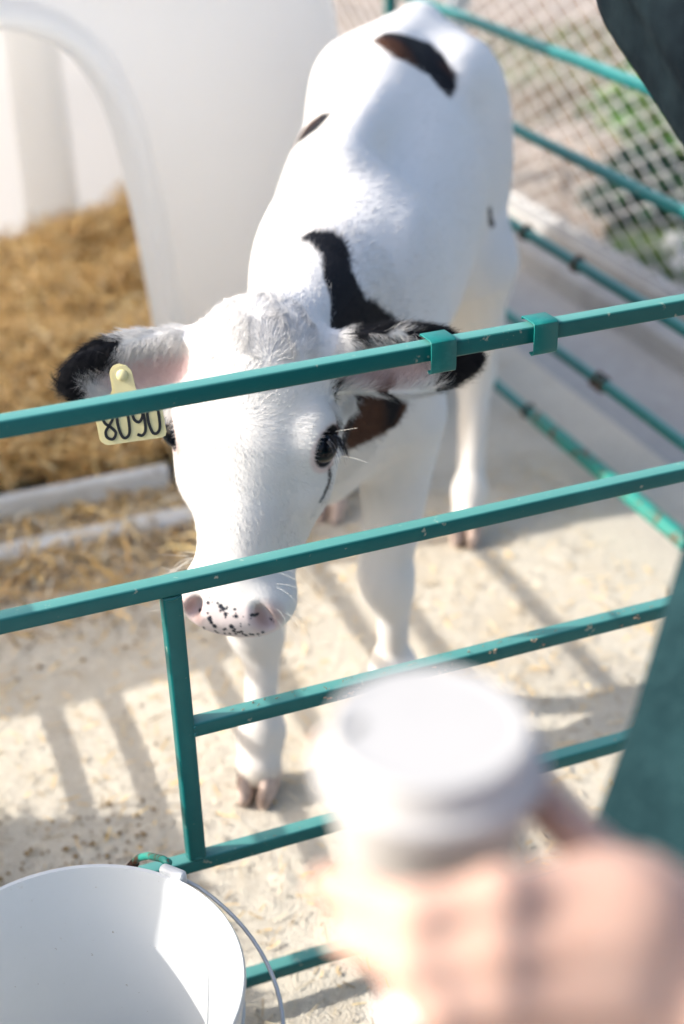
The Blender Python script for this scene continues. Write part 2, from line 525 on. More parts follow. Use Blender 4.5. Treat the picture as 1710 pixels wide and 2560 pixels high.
# ------------------------------------------------------------------ calf hutches
def hutch(loc, label, detailed=True):
    root = empty('calf_hutch', loc, label, 'calf hutch')
    X0, Y0 = loc[0], loc[1]
    prof = [(0.80, 0.0), (0.785, 0.25), (0.765, 0.5), (0.74, 0.75), (0.72, 0.92), (0.68, 1.05), (0.60, 1.17), (0.46, 1.28), (0.28, 1.35), (0.10, 1.375)]
    inner = [(0.318, 0.085), (0.316, 0.24), (0.312, 0.36), (0.302, 0.48), (0.290, 0.594), (0.272, 0.72), (0.245, 0.81), (0.195, 0.885), (0.125, 0.925), (0.04, 0.938)]
    def full(p): return p + [(-x, z) for x, z in reversed(p)]
    def fine(p, n=6):
        # Catmull-Rom through the points
        P = [np.array(q) for q in full(p)]; out = []
        for i in range(len(P) - 1):
            a = P[max(i - 1, 0)]; b = P[i]; c = P[i + 1]; d = P[min(i + 2, len(P) - 1)]
            for k in range(n):
                t = k / n
                out.append(0.5 * ((2 * b) + (c - a) * t + (2 * a - 5 * b + 4 * c - d) * t * t + (-a + 3 * b - 3 * c + d) * t ** 3))
        out.append(P[-1]); return np.array(out)
    I, O = fine(inner), fine(prof)
    cI = np.array([0.0, 0.45])
    def grow(P, d):
        G = P.copy(); T = np.gradient(P, axis=0); N = np.stack([T[:, 1], -T[:, 0]], 1)
        N /= np.linalg.norm(N, axis=1, keepdims=True)
        G = P + N * d; G[:, 1] = np.where(P[:, 1] <= 0.10, P[:, 1], G[:, 1]); return G
    rings = [(I, 0.055), (I, 0.020), (grow(I, 0.005), -0.010), (grow(I, 0.012), -0.030), (grow(I, 0.022), -0.037), (grow(I, 0.036), -0.035), (grow(I, 0.047), -0.020), (grow(I, 0.054), 0.002), (grow(I, 0.066), 0.006)]
    G = rings[-1][0]
    for f in (0.12, 0.4, 0.7, 0.93): rings.append((G * (1 - f) + O * f, 0.006 + 0.02 * f * f))
    for s_, y in ((1.0, 0.05), (1.012, 0.10), (1.015, 0.5), (1.015, 1.0), (1.005, 1.3), (0.97, 1.36), (0.90, 1.39)):
        rings.append((O * np.array([s_ - 0.10 * (y / 1.39) ** 2, s_ - 0.30 * (y / 1.39) ** 1.6]), y))
    V, Fc = [], []
    L = len(I)
    for P, y in rings:
        for x, z in P: V.append((X0 + x, Y0 + y, max(z, 0.0)))
    for r_ in range(len(rings) - 1):
        for k in range(L - 1):
            Fc.append((r_ * L + k, r_ * L + k + 1, (r_ + 1) * L + k + 1, (r_ + 1) * L + k))
    # back wall
    b = len(V); V.append((X0, Y0 + 1.39, 0.5))
    for k in range(L - 1): Fc.append(((len(rings) - 1) * L + k, (len(rings) - 1) * L + k + 1, b))
    Fc.append(((len(rings) - 1) * L + L - 1, (len(rings) - 1) * L, b))
    o = mesh_obj('hutch_shell', V, Fc, M_HUTCH, root)
    # front sill boards
    for x0, x1, y, z0, z1, nm in ((-0.80, 0.295, -0.045, 0.0, 0.070, 'sill'), (0.335, 0.80, -0.045, 0.0, 0.066, 'sill')):
        mb = MB(); mb.add(*box((X0 + (x0 + x1) / 2, Y0 + y, (z0 + z1) / 2), (x1 - x0, 0.028, z1 - z0)))
        bevel(mb.build(nm, M_SILL, root), 0.009, 3)
    mb = MB(); mb.add(*box((X0, Y0 - 0.175, 0.014), (1.60, 0.055, 0.030)))
    bevel(mb.build('foot_rail', M_SILL, root), 0.012, 3)
    if detailed:
        # moulded ribs on the back wall
        for x in (-0.47, -0.10, 0.36):
            mb = MB()
            prof_r = [(-0.085, 0.0), (-0.055, -0.035), (0.03, -0.045), (0.055, -0.03), (0.075, 0.0)]
            zs = np.linspace(0.02, 1.15, 14)
            Vr = [(X0 + x + a * (1 - 0.12 * z), Y0 + 1.375 + b_, z) for z in zs for a, b_ in prof_r]
            Fr = [(i * 5 + k, i * 5 + k + 1, (i + 1) * 5 + k + 1, (i + 1) * 5 + k) for i in range(13) for k in range(4)]
            mesh_obj('rib', Vr, Fr, M_HUTCH, root)
    return root
HUTCH = hutch((0.0, 1.385, 0), 'white plastic calf hutch with an arched doorway and straw bedding inside')
hutch((-2.05, 1.30, 0), 'unseen white plastic calf hutch added for its shadow, beyond the left side fence', detailed=False)  # unseen second hutch, added so its shadow edge crosses the pen floor

# ------------------------------------------------------------------ straw
def strands(n, roots_fn, length, width, cols, lift=(0.0, 0.35), seg=3, sag=0.02, zclip=None):
    """flat bent ribbons; returns V, F, C"""
    P0 = roots_fn(n)
    th = rng.uniform(0, 2 * np.pi, n); el = rng.uniform(lift[0], lift[1], n)
    D = np.stack([np.cos(th) * np.cos(el), np.sin(th) * np.cos(el), np.sin(el)], 1)
    L = rng.uniform(length[0], length[1], n)[:, None]
    S = np.stack([-np.sin(th), np.cos(th), rng.uniform(-.6, .6, n)], 1) * rng.uniform(width[0], width[1], n)[:, None] / 2
    bend = rng.normal(0, sag, (n, 3))
    V = np.zeros((n, seg + 1, 2, 3))
    for k in range(seg + 1):
        t = k / seg - 0.5
        c = P0 + D * L * t + bend * (4 * t * t - 1)
        V[:, k, 0] = c - S; V[:, k, 1] = c + S
    if zclip is not None: V[..., 2] = np.maximum(V[..., 2], zclip)
    base = (np.arange(n) * (seg + 1) * 2)[:, None, None]
    q = np.array([[2 * k, 2 * k + 1, 2 * k + 3, 2 * k + 2] for k in range(seg)])[None]
    Fc = (base + q).reshape(-1, 4)
    ci = rng.integers(0, len(cols), n)
    C = np.array(cols)[ci] * rng.uniform(0.75, 1.2, (n, 1))
    C = np.repeat(C[:, None], (seg + 1) * 2, 1).reshape(-1, 3)
    return V.reshape(-1, 3), Fc, np.clip(C, 0, 0.95)
STRAWC = [(0.84, 0.57, 0.23), (0.86, 0.62, 0.30), (0.66, 0.41, 0.15), (0.90, 0.71, 0.42), (0.50, 0.29, 0.10), (0.80, 0.55, 0.24)]
PALEC = [(0.62, 0.52, 0.36), (0.70, 0.62, 0.48), (0.48, 0.36, 0.22), (0.36, 0.26, 0.16)]
def bed_z(x, y):
    z = 0.075 + np.clip((y - 1.40) / 0.25, 0, 1) * 0.06 + np.clip((np.abs(x) - 0.25) / 0.5, 0, 1) ** 1.5 * 0.16 * np.clip((y - 1.42) / 0.3, 0, 1)
    return z + (vnoise(x, y, 6, 11) - .5) * 0.07 + (vnoise(x, y, 14, 12) - .5) * 0.045
xs = np.linspace(-0.74, 0.74, 90); ys = np.linspace(1.375, 2.74, 80)
X, Y = np.meshgrid(xs, ys, indexing='ij'); Z = bed_z(X, Y) - 0.015
I = np.arange(X.size).reshape(X.shape)
bed = mesh_obj('straw_bed', np.stack([X, Y, Z], -1).reshape(-1, 3), np.stack([I[:-1, :-1], I[1:, :-1], I[1:, 1:], I[:-1, 1:]], -1).reshape(-1, 4), M_STRAW_BASE)
def bed_roots(n):
    x = rng.uniform(-0.70, 0.70, n); y = rng.uniform(1.39, 2.70, n)
    return np.stack([x, y, bed_z(x, y) + rng.uniform(-0.01, 0.025, n)], 1)
V, Fc, C = strands(40000, bed_roots, (0.05, 0.16), (0.002, 0.0048), STRAWC, (0.0, 0.75), sag=0.018)
so = mesh_obj('loose_straw', V, Fc, M_STRAW, bed, col=C)
so['kind'] = 'stuff'; tag(bed, 'golden straw bedding piled inside the white hutch doorway', 'straw', kind='stuff')

def litter_roots(n):
    y = 1.36 - np.abs(rng.normal(0, 0.16, n)); x = rng.uniform(-0.8, 0.5, n)
    return np.stack([x, y, rng.uniform(0.002, 0.025, n)], 1)
V, Fc, C = strands(5200, litter_roots, (0.03, 0.13), (0.002, 0.005), PALEC + STRAWC[:3], (-0.05, 0.30), sag=0.012, zclip=0.001)
tag(mesh_obj('spilled_straw', V, Fc, M_STRAW, col=C), 'trampled straw scattered on the floor before the hutch sill', 'straw', kind='stuff')
def chaff_roots(n):
    return np.stack([rng.uniform(-0.6, 1.05, n), rng.uniform(-0.9, 1.2, n), rng.uniform(0.002, 0.007, n)], 1)
V, Fc, C = strands(5200, chaff_roots, (0.006, 0.034), (0.001, 0.0026), PALEC[:3] + STRAWC[:2], (-0.05, 0.15), sag=0.0014, zclip=0.001)
tag(mesh_obj('straw_chaff', V, Fc, M_STRAW, col=C), 'short bits of chaff strewn over the pale sawdust floor', 'chaff', kind='stuff')
# crumbs of sawdust, pellets of dung
def crumbs(name, n, rect, size, m, label, cat, weight=None):
    ico = np.array([(0, 0, 1), (.9, 0, .3), (.28, .85, .3), (-.72, .52, .3), (-.72, -.52, .3), (.28, -.85, .3), (0, 0, -.4)])
    fi = np.array([(0, 1, 2), (0, 2, 3), (0, 3, 4), (0, 4, 5), (0, 5, 1), (6, 2, 1), (6, 3, 2), (6, 4, 3), (6, 5, 4), (6, 1, 5)])
    x = rng.uniform(rect[0], rect[1], n); y = rng.uniform(rect[2], rect[3], n)
    s = size[0] + (size[1] - size[0]) * rng.random(n) ** 3
    R = ico[None] * s[:, None, None] * rng.uniform(0.6, 1.3, (n, 1, 3)) * rng.uniform(0.8, 1.2, (n, 7, 1))
    th = rng.uniform(0, 6.28, n); co, si = np.cos(th)[:, None], np.sin(th)[:, None]
    R = np.stack([R[..., 0] * co - R[..., 1] * si, R[..., 0] * si + R[..., 1] * co, R[..., 2]], -1)
    V = R + np.stack([x, y, s * 0.3 + 0.001], 1)[:, None]
    Fc = (fi[None] + (np.arange(n) * 7)[:, None, None]).reshape(-1, 3)
    return tag(mesh_obj(name, V.reshape(-1, 3), Fc, m), label, cat, kind='stuff')
crumbs('sawdust_crumbs', 12000, (-0.7, 1.05, -0.7, 1.35), (0.0008, 0.0040), M_FLOOR, 'pale crumbs of sawdust and lime lying on the pen floor', 'sawdust')
M_DUNG = mat('dry_dung', (0.13, 0.085, 0.05), 0.9, 0.1, noise=(60, (0.22, 0.16, 0.10), 0.4, 0.6))
crumbs('dark_crumbs', 260, (-0.6, 1.02, -0.5, 1.3), (0.001, 0.005), M_DUNG, 'small dark brown crumbs of dry dung on the pale floor', 'dung crumbs')

crumbs('trampled_dirt', 2600, (-0.62, 0.02, -0.6, 0.44), (0.0015, 0.006), M_STRAW_BASE, 'brown trampled dirt and straw dust on the shaded floor beside the bucket', 'dirt')
crumbs('trampled_dirt', 900, (-0.6, 0.5, 0.80, 1.2), (0.0015, 0.006), M_STRAW_BASE, 'brown dirt and straw dust on the floor before the hutch', 'dirt')

# ------------------------------------------------------------------ fences
gate = empty('front_gate', (-0.017, 0, 0), 'teal square-tube gate panel in front of the calf, nearest the camera', 'gate')
R1, R2, R3, R4, R5 = 0.840, 0.632, 0.450, 0.262, 0.052
W = 0.0200
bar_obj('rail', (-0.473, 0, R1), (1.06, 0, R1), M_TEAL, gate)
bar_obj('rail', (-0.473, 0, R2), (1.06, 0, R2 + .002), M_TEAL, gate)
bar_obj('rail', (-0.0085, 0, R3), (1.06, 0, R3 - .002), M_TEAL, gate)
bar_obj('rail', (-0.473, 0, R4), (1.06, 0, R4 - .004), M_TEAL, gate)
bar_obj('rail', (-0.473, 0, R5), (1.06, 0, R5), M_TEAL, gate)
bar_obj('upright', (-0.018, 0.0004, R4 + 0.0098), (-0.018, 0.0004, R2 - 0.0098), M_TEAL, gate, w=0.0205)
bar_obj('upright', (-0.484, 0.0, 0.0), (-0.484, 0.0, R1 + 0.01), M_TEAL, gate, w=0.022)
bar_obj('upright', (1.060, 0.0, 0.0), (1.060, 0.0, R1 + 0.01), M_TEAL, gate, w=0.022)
# weld beads
def bead(p, r, parent, n=7):
    B_ = MB()
    for k in range(n):
        a = 2 * math.pi * k / n
        V, Fc = lathe([(0.0005, r * .5), (r * .35, r * .35), (r * .45, 0), (r * .3, -r * .3), (0.0005, -r * .4)], 6)
        B_.add([(v[0] + p[0] + 0.0, v[1] + p[1] + 0.0105 * math.cos(a) * (1 if True else 0), v[2] + p[2] + 0.0105 * math.sin(a)) for v in V], Fc)
    B_.build('weld_bead', M_TEAL, parent, smooth=True)
bead((-0.0078, 0, R3), 0.005, gate)
for z_ in (R4 + 0.0105, R2 - 0.0105):
    V, Fc = tube([(-0.018 + 0.0102 * math.cos(a_) , 0.0102 * math.sin(a_), z_) for a_ in np.linspace(0, 2 * math.pi, 17)[:-1]], 0.0016, 6, closed=True)
    mesh_obj('weld_bead', V, Fc, M_TEAL, gate)
# strap clips over the top rail
for x in (0.279, 0.394):
    prof = [(0.013, 0.010), (0.0128, 0.0126), (-0.0110, 0.0140), (-0.0146, 0.0125), (-0.0150, 0.008), (-0.0150, -0.0150), (-0.0142, -0.0195), (-0.0105, -0.0215), (-0.0060, -0.0200)]
    n_ = len(prof); V = [];
    for sx in (-0.0138, 0.0138):
        V += [(x + sx, y, R1 + z) for y, z in prof]
    Fc = [(k, k + 1, n_ + k + 1, n_ + k) for k in range(n_ - 1)]
    o = mesh_obj('clip', V, Fc, mat('clip_paint', (0.002, 0.150, 0.142), 0.4, 0.5, noise=(50, (0.015, 0.20, 0.185), 0.5, 0.7)), gate)
    sd = o.modifiers.new('thickness', 'SOLIDIFY'); sd.thickness = 0.0018; sd.offset = 0
    bevel(o, 0.0004)
# dried mud caught on the lower rails
def mud(parent, spots):
    mb = MB()
    for (x, y, z), s in spots:
        for _ in range(5):
            V, Fc = lathe([(0.0002, s * .5), (s * .5, s * .32), (s * .7, 0), (s * .45, -s * .3), (0.0002, -s * .4)], 6)
            o = [random.uniform(-1.6, 1.6) * s, 0, random.uniform(-.9, .9) * s]; k = random.uniform(.4, 1.1)
            mb.add([(x + v[0] * k + o[0], y + v[1] * k * .4, z + v[2] * k + o[2]) for v in V], Fc)
    o = mb.build('dried_mud', mat('dried_mud', (0.34, 0.27, 0.20), 0.95, 0.1, noise=(200, (0.55, 0.48, 0.4), 0.5, 0.7)), parent, smooth=True)
    o['kind'] = 'stuff'
sp = []
for x in (0.27, 0.285, 0.345, 0.352, 0.40, 0.41, 0.16, 0.175, 0.14, 0.47, 0.52, 0.54): sp.append(((x + random.uniform(-.004, .004), -0.0102, R3 + random.uniform(-.007, .010)), random.uniform(.0012, .0034)))
for x in np.linspace(0.03, 0.56, 44): sp.append(((x + random.uniform(-.01, .01), random.uniform(-.007, .004), R3 + 0.0105), random.uniform(.0005, .0016)))
for x in np.linspace(0.05, 0.56, 18): sp.append(((x + random.uniform(-.01, .01), random.uniform(-.007, .004), R4 + 0.0095), random.uniform(.0005, .0013)))
mud(gate, sp)

def side_fence(x, y0, y1, zs, label, ties=(), sleeves=()):
    root = empty('side_fence', (x, (y0 + y1) / 2, 0), label, 'fence')
    for z in zs:
        V, Fc = tube([(x, y0 + (y1 - y0) * k / 14, z + random.uniform(-.0012, .0012)) for k in range(15)], 0.0112, 12)
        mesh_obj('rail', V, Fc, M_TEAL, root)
    for y in (y0 - 0.012, y1 + 0.012):
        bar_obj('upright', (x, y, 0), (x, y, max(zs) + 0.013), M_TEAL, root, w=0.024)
    for y, z in ties:
        V, Fc = tube([(x + 0.0132 * math.cos(a), y + 0.006 * math.sin(a * 2) + random.uniform(-.002, .002), z + 0.0132 * math.sin(a)) for a in np.linspace(0, 2 * math.pi, 14)[:-1]], 0.005, 6, closed=True)
        tieo = mesh_obj('wire_tie', V, Fc, M_RUST, root)
    for y0_, y1_, z in sleeves:
        V, Fc = tube([(x, y0_, z), (x, y0_ + 0.01, z), (x, y1_ - 0.01, z), (x, y1_, z)], [0.0145, 0.0165, 0.0165, 0.0145], 14)
        mesh_obj('sleeve', V, Fc, M_TEAL_RUST, root)
    return root
side_fence(1.072, 0.0, 1.98, (0.838, 0.662, 0.465, 0.262, 0.080), 'teal tube side fence running away behind the calf on the right',
           ties=[(1.288, .465), (1.075, .465), (0.953, .262), (0.975, .262), (1.245, .080)], sleeves=[(0.62, 1.215, .080)])
side_fence(-0.473, 0.0, 1.30, (0.840, 0.632, 0.450, 0.262, 0.052), 'teal tube side fence on the left with five rails')
side_fence(-0.373, 0.06, 1.22, (0.632, 0.450, 0.262), 'low three-rail teal panel standing inside the left side fence')

# chain link
cl = empty('chain_link_fence', (1.757, 3.5, 0), 'silver chain-link fence on the concrete kerb behind the side fence', 'fence')
pit, wr, XF = 0.062, 0.0037, 1.757
zt = np.arange(0.08, 1.72, pit / 2)
def wire_mesh(ph):
    path = []
    for k, z in enumerate(zt):
        s = (k + ph) % 2
        path.append((0.0022 if s else -0.0022, pit * 1.04 * s - pit * .02, z))
    V, Fc = tube(path, wr, 5)
    me = bpy.data.meshes.new('wire'); me.from_pydata([tuple(v) for v in V], [], Fc); me.materials.append(M_WIRE)
    me.polygons.foreach_set('use_smooth', np.ones(len(me.polygons), bool)); return me
wms = [wire_mesh(0), wire_mesh(1)]
nw = 0
y = 0.9
while y < 7.2:
    o = bpy.data.objects.new('wire', wms[nw % 2]); o.location = (XF, y, 0)
    link(o, cl); nw += 1; y += pit
for y_ in (0.86, 3.16, 5.6):
    V, Fc = tube([(XF + 0.045, y_, 0.0), (XF + 0.045, y_, 1.80)], 0.038, 20)
    mesh_obj('post', V, Fc, M_POST, cl)
V, Fc = tube([(XF, 0.86, 1.725), (XF, 7.3, 1.725)], 0.016, 12); mesh_obj('top_rail', V, Fc, M_STEEL, cl)
V, Fc = tube([(XF - 0.004, 0.86, 0.085), (XF - 0.004, 7.3, 0.085)], 0.0025, 6); mesh_obj('tension_wire', V, Fc, M_WIRE, cl)
dp = empty('wooden_post', (1.55, 6.6, 0), 'thin dark post standing far behind the hutch roof', 'post')
V, Fc = square_bar((1.55, 6.6, 0), (1.55, 6.6, 1.5), 0.05, 0.004); mesh_obj('post_shaft', V, Fc, M_DARKPOST, dp, smooth=False)

# ------------------------------------------------------------------ plants behind the chain link
def blades(name, n, cx, cy, rx, ry, h, w, cols, m=M_LEAF, lean=0.5, parent=None, z0=-0.01):
    a = rng.uniform(0, 6.283, n); r = np.sqrt(rng.random(n))
    P = np.stack([cx + rx * r * np.cos(a), cy + ry * r * np.sin(a), np.full(n, z0)], 1)
    H = rng.uniform(h[0], h[1], n) * (1.15 - 0.5 * r)
    th = rng.uniform(0, 6.283, n); le = rng.uniform(0.05, lean, n)
    S = np.stack([-np.sin(th), np.cos(th), np.zeros(n)], 1) * rng.uniform(w[0], w[1], n)[:, None]
    V = np.zeros((n, 4, 2, 3))
    for k in range(4):
        t = k / 3; c = P + np.stack([np.cos(th) * le * H * t * t, np.sin(th) * le * H * t * t, H * t * (1 - 0.3 * t * le)], 1)
        ww = (1 - t) ** 0.6 * (0.6 + t * 0.6) + 0.03
        V[:, k, 0] = c - S * ww / 2; V[:, k, 1] = c + S * ww / 2
    q = np.array([[2 * k, 2 * k + 1, 2 * k + 3, 2 * k + 2] for k in range(3)])[None]
    Fc = (q + (np.arange(n) * 8)[:, None, None]).reshape(-1, 4)
    C = np.array(cols)[rng.integers(0, len(cols), n)] * rng.uniform(.7, 1.3, (n, 1))
    return mesh_obj(name, V.reshape(-1, 3), Fc, m, parent, col=np.repeat(C[:, None], 8, 1).reshape(-1, 3))
GR = [(0.11, 0.24, 0.06), (0.17, 0.32, 0.10), (0.08, 0.18, 0.05), (0.26, 0.34, 0.16)]
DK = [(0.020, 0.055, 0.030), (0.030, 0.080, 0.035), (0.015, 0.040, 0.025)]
DRY = [(0.26, 0.20, 0.12), (0.20, 0.13, 0.08), (0.12, 0.15, 0.06), (0.16, 0.10, 0.06)]
def leafy(name, loc, rad, n, size, cols, label, cat, stems=7):
    root = empty(name, loc, label, cat)
    u = rng.normal(0, 1, (n, 3)); u /= np.linalg.norm(u, axis=1, keepdims=True)
    rr = rng.random(n) ** 0.45; lump = 0.75 + 0.35 * np.sin(u[:, 0] * 5 + 1) * np.cos(u[:, 2] * 4 + u[:, 1] * 6)
    P = np.array(loc) + u * rr[:, None] * lump[:, None] * np.array(rad) + np.array([0, 0, rad[2] * 0.92])
    P[:, 2] = np.maximum(P[:, 2], 0.01)
    A = rng.normal(0, 1, (n, 3)); A /= np.linalg.norm(A, axis=1, keepdims=True)
    Bv = np.cross(A, rng.normal(0, 1, (n, 3))); Bv /= np.linalg.norm(Bv, axis=1, keepdims=True)
    s = rng.uniform(size[0], size[1], n)[:, None]
    V = np.stack([P - A * s, P + Bv * s * .38, P + A * s, P - Bv * s * .38], 1)
    Fc = np.arange(n * 4).reshape(-1, 4)
    C = np.array(cols)[rng.integers(0, len(cols), n)] * rng.uniform(.7, 1.35, (n, 1))
    o = mesh_obj('foliage', V.reshape(-1, 3), Fc, M_LEAF, root, smooth=False, col=np.repeat(C[:, None], 4, 1).reshape(-1, 3)); o['kind'] = 'stuff'
    mb = MB()
    for k in range(stems):
        a = 6.283 * k / stems
        V_, F_ = tube([(loc[0], loc[1], 0), (loc[0] + rad[0] * .4 * math.cos(a), loc[1] + rad[1] * .4 * math.sin(a), rad[2] * 0.8), (loc[0] + rad[0] * .6 * math.cos(a), loc[1] + rad[1] * .6 * math.sin(a), rad[2] * 1.5)], [0.006, 0.004, 0.002], 5)
        mb.add(V_, F_)
    mb.build('stem', M_DARKPOST, root, smooth=True)
    return root
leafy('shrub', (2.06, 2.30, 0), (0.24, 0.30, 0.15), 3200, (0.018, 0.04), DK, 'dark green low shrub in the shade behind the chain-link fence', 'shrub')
leafy('leafy_weed', (2.62, 2.95, 0), (0.42, 0.55, 0.20), 2200, (0.02, 0.045), GR, 'bright green leafy weed beyond the dark shrub', 'weed')
tag(blades('grass_clump', 9000, 1.99, 1.98, 0.15, 0.42, (0.06, 0.17), (0.002, 0.005), GR + [(0.35, 0.34, 0.18)]), 'sunlit tuft of green grass at the foot of the shrub', 'grass', kind='stuff')
tag(blades('dry_weeds', 5000, 3.7, 4.6, 1.5, 0.75, (0.03, 0.13), (0.003, 0.009), DRY + GR[:2]), 'patchy dry weeds on the dusty ground far behind', 'weeds', kind='stuff')
tag(blades('dry_weeds', 2500, 2.7, 3.9, 0.8, 0.30, (0.02, 0.09), (0.003, 0.008), DRY), 'brown dead weeds along the lit strip behind the fence', 'weeds', kind='stuff')
crumbs('gravel', 2500, (1.9, 6.5, 2.2, 9.5), (0.004, 0.03), M_SOIL, 'loose stones on the dusty ground beyond the fence', 'gravel')
def flower(loc, r, label):
    root = empty('flower', (loc[0], loc[1], 0), label, 'flower', 'white flowers in the grass by the shrub')
    V, Fc = tube([(loc[0], loc[1] + .02, 0), (loc[0], loc[1] + .01, loc[2] * .5), loc], 0.0025, 6)
    mesh_obj('stem', V, Fc, mat('stem_green', (0.08, 0.16, 0.04), 0.6), root)
    mb = MB()
    for k in range(34):
        a = k * 2.39996; el = math.pi * (0.48 - k / 34 * 0.75)
        d = Vector((math.cos(a) * math.cos(el), math.sin(a) * math.cos(el), math.sin(el)))
        s = d.orthogonal().normalized(); c = Vector(loc)
        mb.add([c + d * r * .2, c + d * r * .7 + s * r * .28, c + d * r, c + d * r * .7 - s * r * .28], [(0, 1, 2, 3)])
    mb.build('petals', M_FLOWER, root)
flower((1.905, 1.975, 0.115), 0.034, 'upper of two round white flowers in the grass')
flower((1.850, 1.845, 0.110), 0.036, 'lower of two round white flowers in the grass')

# unseen straw bales added left of the pen to shade the near floor
def bale(loc, label):
    root = empty('shade_bale', loc, label, 'added shade bale')
    o = MB().add(*box((loc[0], loc[1], 0.26), (0.46, 0.82, 0.52))).build('bale_body', M_STRAW_BASE, root); bevel(o, 0.03, 3)
    def rts(n):
        P = rng.uniform(-1, 1, (n, 3)); ax = rng.integers(0, 3, n); P[np.arange(n), ax] = np.sign(P[np.arange(n), ax]); P[:, 2] = np.where((ax == 2), 1, P[:, 2])
        return np.array([loc[0], loc[1], 0.27]) + P * np.array([.23, .41, .26])
    V, Fc, C = strands(2500, rts, (0.04, 0.10), (0.003, 0.005), STRAWC, (-0.4, 0.4), sag=0.01, zclip=0.002)
    st = mesh_obj('loose_straw', V, Fc, M_STRAW, root, col=C); st['kind'] = 'stuff'
    for dx in (-0.12, 0.12):
        V, Fc = tube([(loc[0] + dx, loc[1] - .415, .0), (loc[0] + dx, loc[1] - .415, .525), (loc[0] + dx, loc[1] + .415, .525), (loc[0] + dx, loc[1] + .415, .0)], 0.003, 5)
        mesh_obj('twine', V, Fc, M_BLACK, root)
bale((-0.98, 0.23, 0), 'unseen straw bale added to shade the floor, outside the left side fence, farther from the hutch')
bale((-0.98, -0.63, 0), 'unseen straw bale added to shade the floor, outside the left side fence, nearest the walkway')

# ------------------------------------------------------------------ the calf
FH, LH = np.array([-0.54, -0.84, 0.0]), np.array([0.84, -0.54, 0.0])
BASE = np.array([0.68, 1.02, 0.0])
def cp(f, r, z): return BASE + f * FH + r * LH + np.array([0, 0, z])
UPZ = np.array([0, 0, 1.0])
BX = (FH, LH, UPZ)
# head frame: ha runs down the face, hb to the animal's left, hc out of the forehead
POLL = np.array([0.150, 0.205, 0.828])
NOSE = np.array([0.052, 0.078, 0.498])
ha = nrm(NOSE - POLL)
view = nrm(np.array([-0.281, -1.21, 1.40]) - (POLL + NOSE) / 2)
c0 = nrm(view - (view @ ha) * ha)
b0 = np.cross(c0, ha); b0 = b0 if b0[0] > 0 else -b0
psi = math.radians(13)
hc_ = nrm(c0 * math.cos(psi) - b0 * math.sin(psi)); hb = nrm(b0 * math.cos(psi) + c0 * math.sin(psi))
HX = (ha, hb, hc_)
def hp(a, b, c): return POLL + 0.97 * a * ha + 1.13 * b * hb + 1.05 * c * hc_
def hs(a, b, c): return (0.97 * a, 1.13 * b, 1.06 * c)

B = Body()
# trunk
B.ell(cp(0.30, 0.000, 0.670), (0.31, 0.156, 0.195), BX, 0.07)
B.ell(cp(0.12, 0.006, 0.745), (0.24, 0.146, 0.185), BX, 0.08)
B.ell(cp(0.54, 0.018, 0.645), (0.18, 0.118, 0.200), BX, 0.06)
B.cone(cp(-0.19, 0, 0.915), cp(0.15, 0, 0.925), 0.035, 0.035, 0.06)
B.ell(cp(-0.06, 0, 0.845), (0.165, 0.125, 0.095), BX, 0.06)
B.cone(cp(0.1, 0, 0.905), cp(0.55, 0, 0.865), 0.032, 0.035, 0.06)
for q in (-1, 1):
    B.ell(cp(0.07, q * 0.098 + 0.010, 0.885), (0.055, 0.032, 0.036), BX, 0.07)        # hook bone
    B.ell(cp(-0.17, q * 0.065, 0.84), (0.05, 0.04, 0.06), BX, 0.06)          # pin bone
    B.ell(cp(-0.04, q * 0.097 + 0.010, 0.72), (0.15, 0.080, 0.19), BX, 0.07)         # thigh
    B.cone(cp(0.03, q * 0.125, 0.56), cp(-0.05, q * 0.125, 0.42), 0.085, 0.050, 0.05)
    hl = 0.0 if q > 0 else -0.022; hf = 0.0 if q > 0 else -0.05
    B.cone(cp(-0.05, q * 0.125, 0.42), cp(-0.10, q * 0.125, 0.31), 0.050, 0.036, 0.03)
    B.ell(cp(-0.105, q * 0.125, 0.29), (0.042, 0.030, 0.045), BX, 0.03)      # hock
    B.cone(cp(-0.09, q * 0.125, 0.27), cp(-0.03 + hf, q * 0.128 + hl, 0.11), 0.030, 0.025, 0.02)
    B.ell(cp(-0.02 + hf, q * 0.128 + hl, 0.085), (0.034, 0.033, 0.034), BX, 0.02)
    B.cone(cp(-0.015 + hf, q * 0.128 + hl, 0.08), cp(0.015 + hf, q * 0.128 + hl, 0.045), 0.027, 0.030, 0.02)
# shoulders and front legs
for q, f0, rr in ((1, 0.594, 0.082), (-1, 0.788, -0.083)):
    fm = 0.62 + (f0 - 0.62) * 0.25
    B.ell(cp(0.60, q * 0.078 + 0.022, 0.65), (0.10, 0.050, 0.17), BX, 0.05)
    B.ell(cp(0.645, q * 0.085, 0.58), (0.06, 0.05, 0.07), BX, 0.04)
    B.cone(cp(0.60, q * 0.092, 0.53), cp(fm + (f0 - fm) * 0.45, rr + q * 0.002, 0.345), 0.066, 0.040, 0.04)
    kf = f0 + (0.012 if q > 0 else -0.03)
    B.ell(cp(kf, rr - 0.008, 0.272), (0.045, 0.044, 0.068), BX, 0.03)                # knee
    B.cone(cp(kf - 0.004, rr + 0.003, 0.235), cp(f0, rr, 0.115), 0.026, 0.0225, 0.022)
    B.ell(cp(f0 - 0.002, rr, 0.095), (0.034, 0.036, 0.036), BX, 0.02)        # fetlock
    B.cone(cp(f0, rr, 0.09), cp(f0 + 0.022, rr, 0.048), 0.028, 0.034, 0.02)
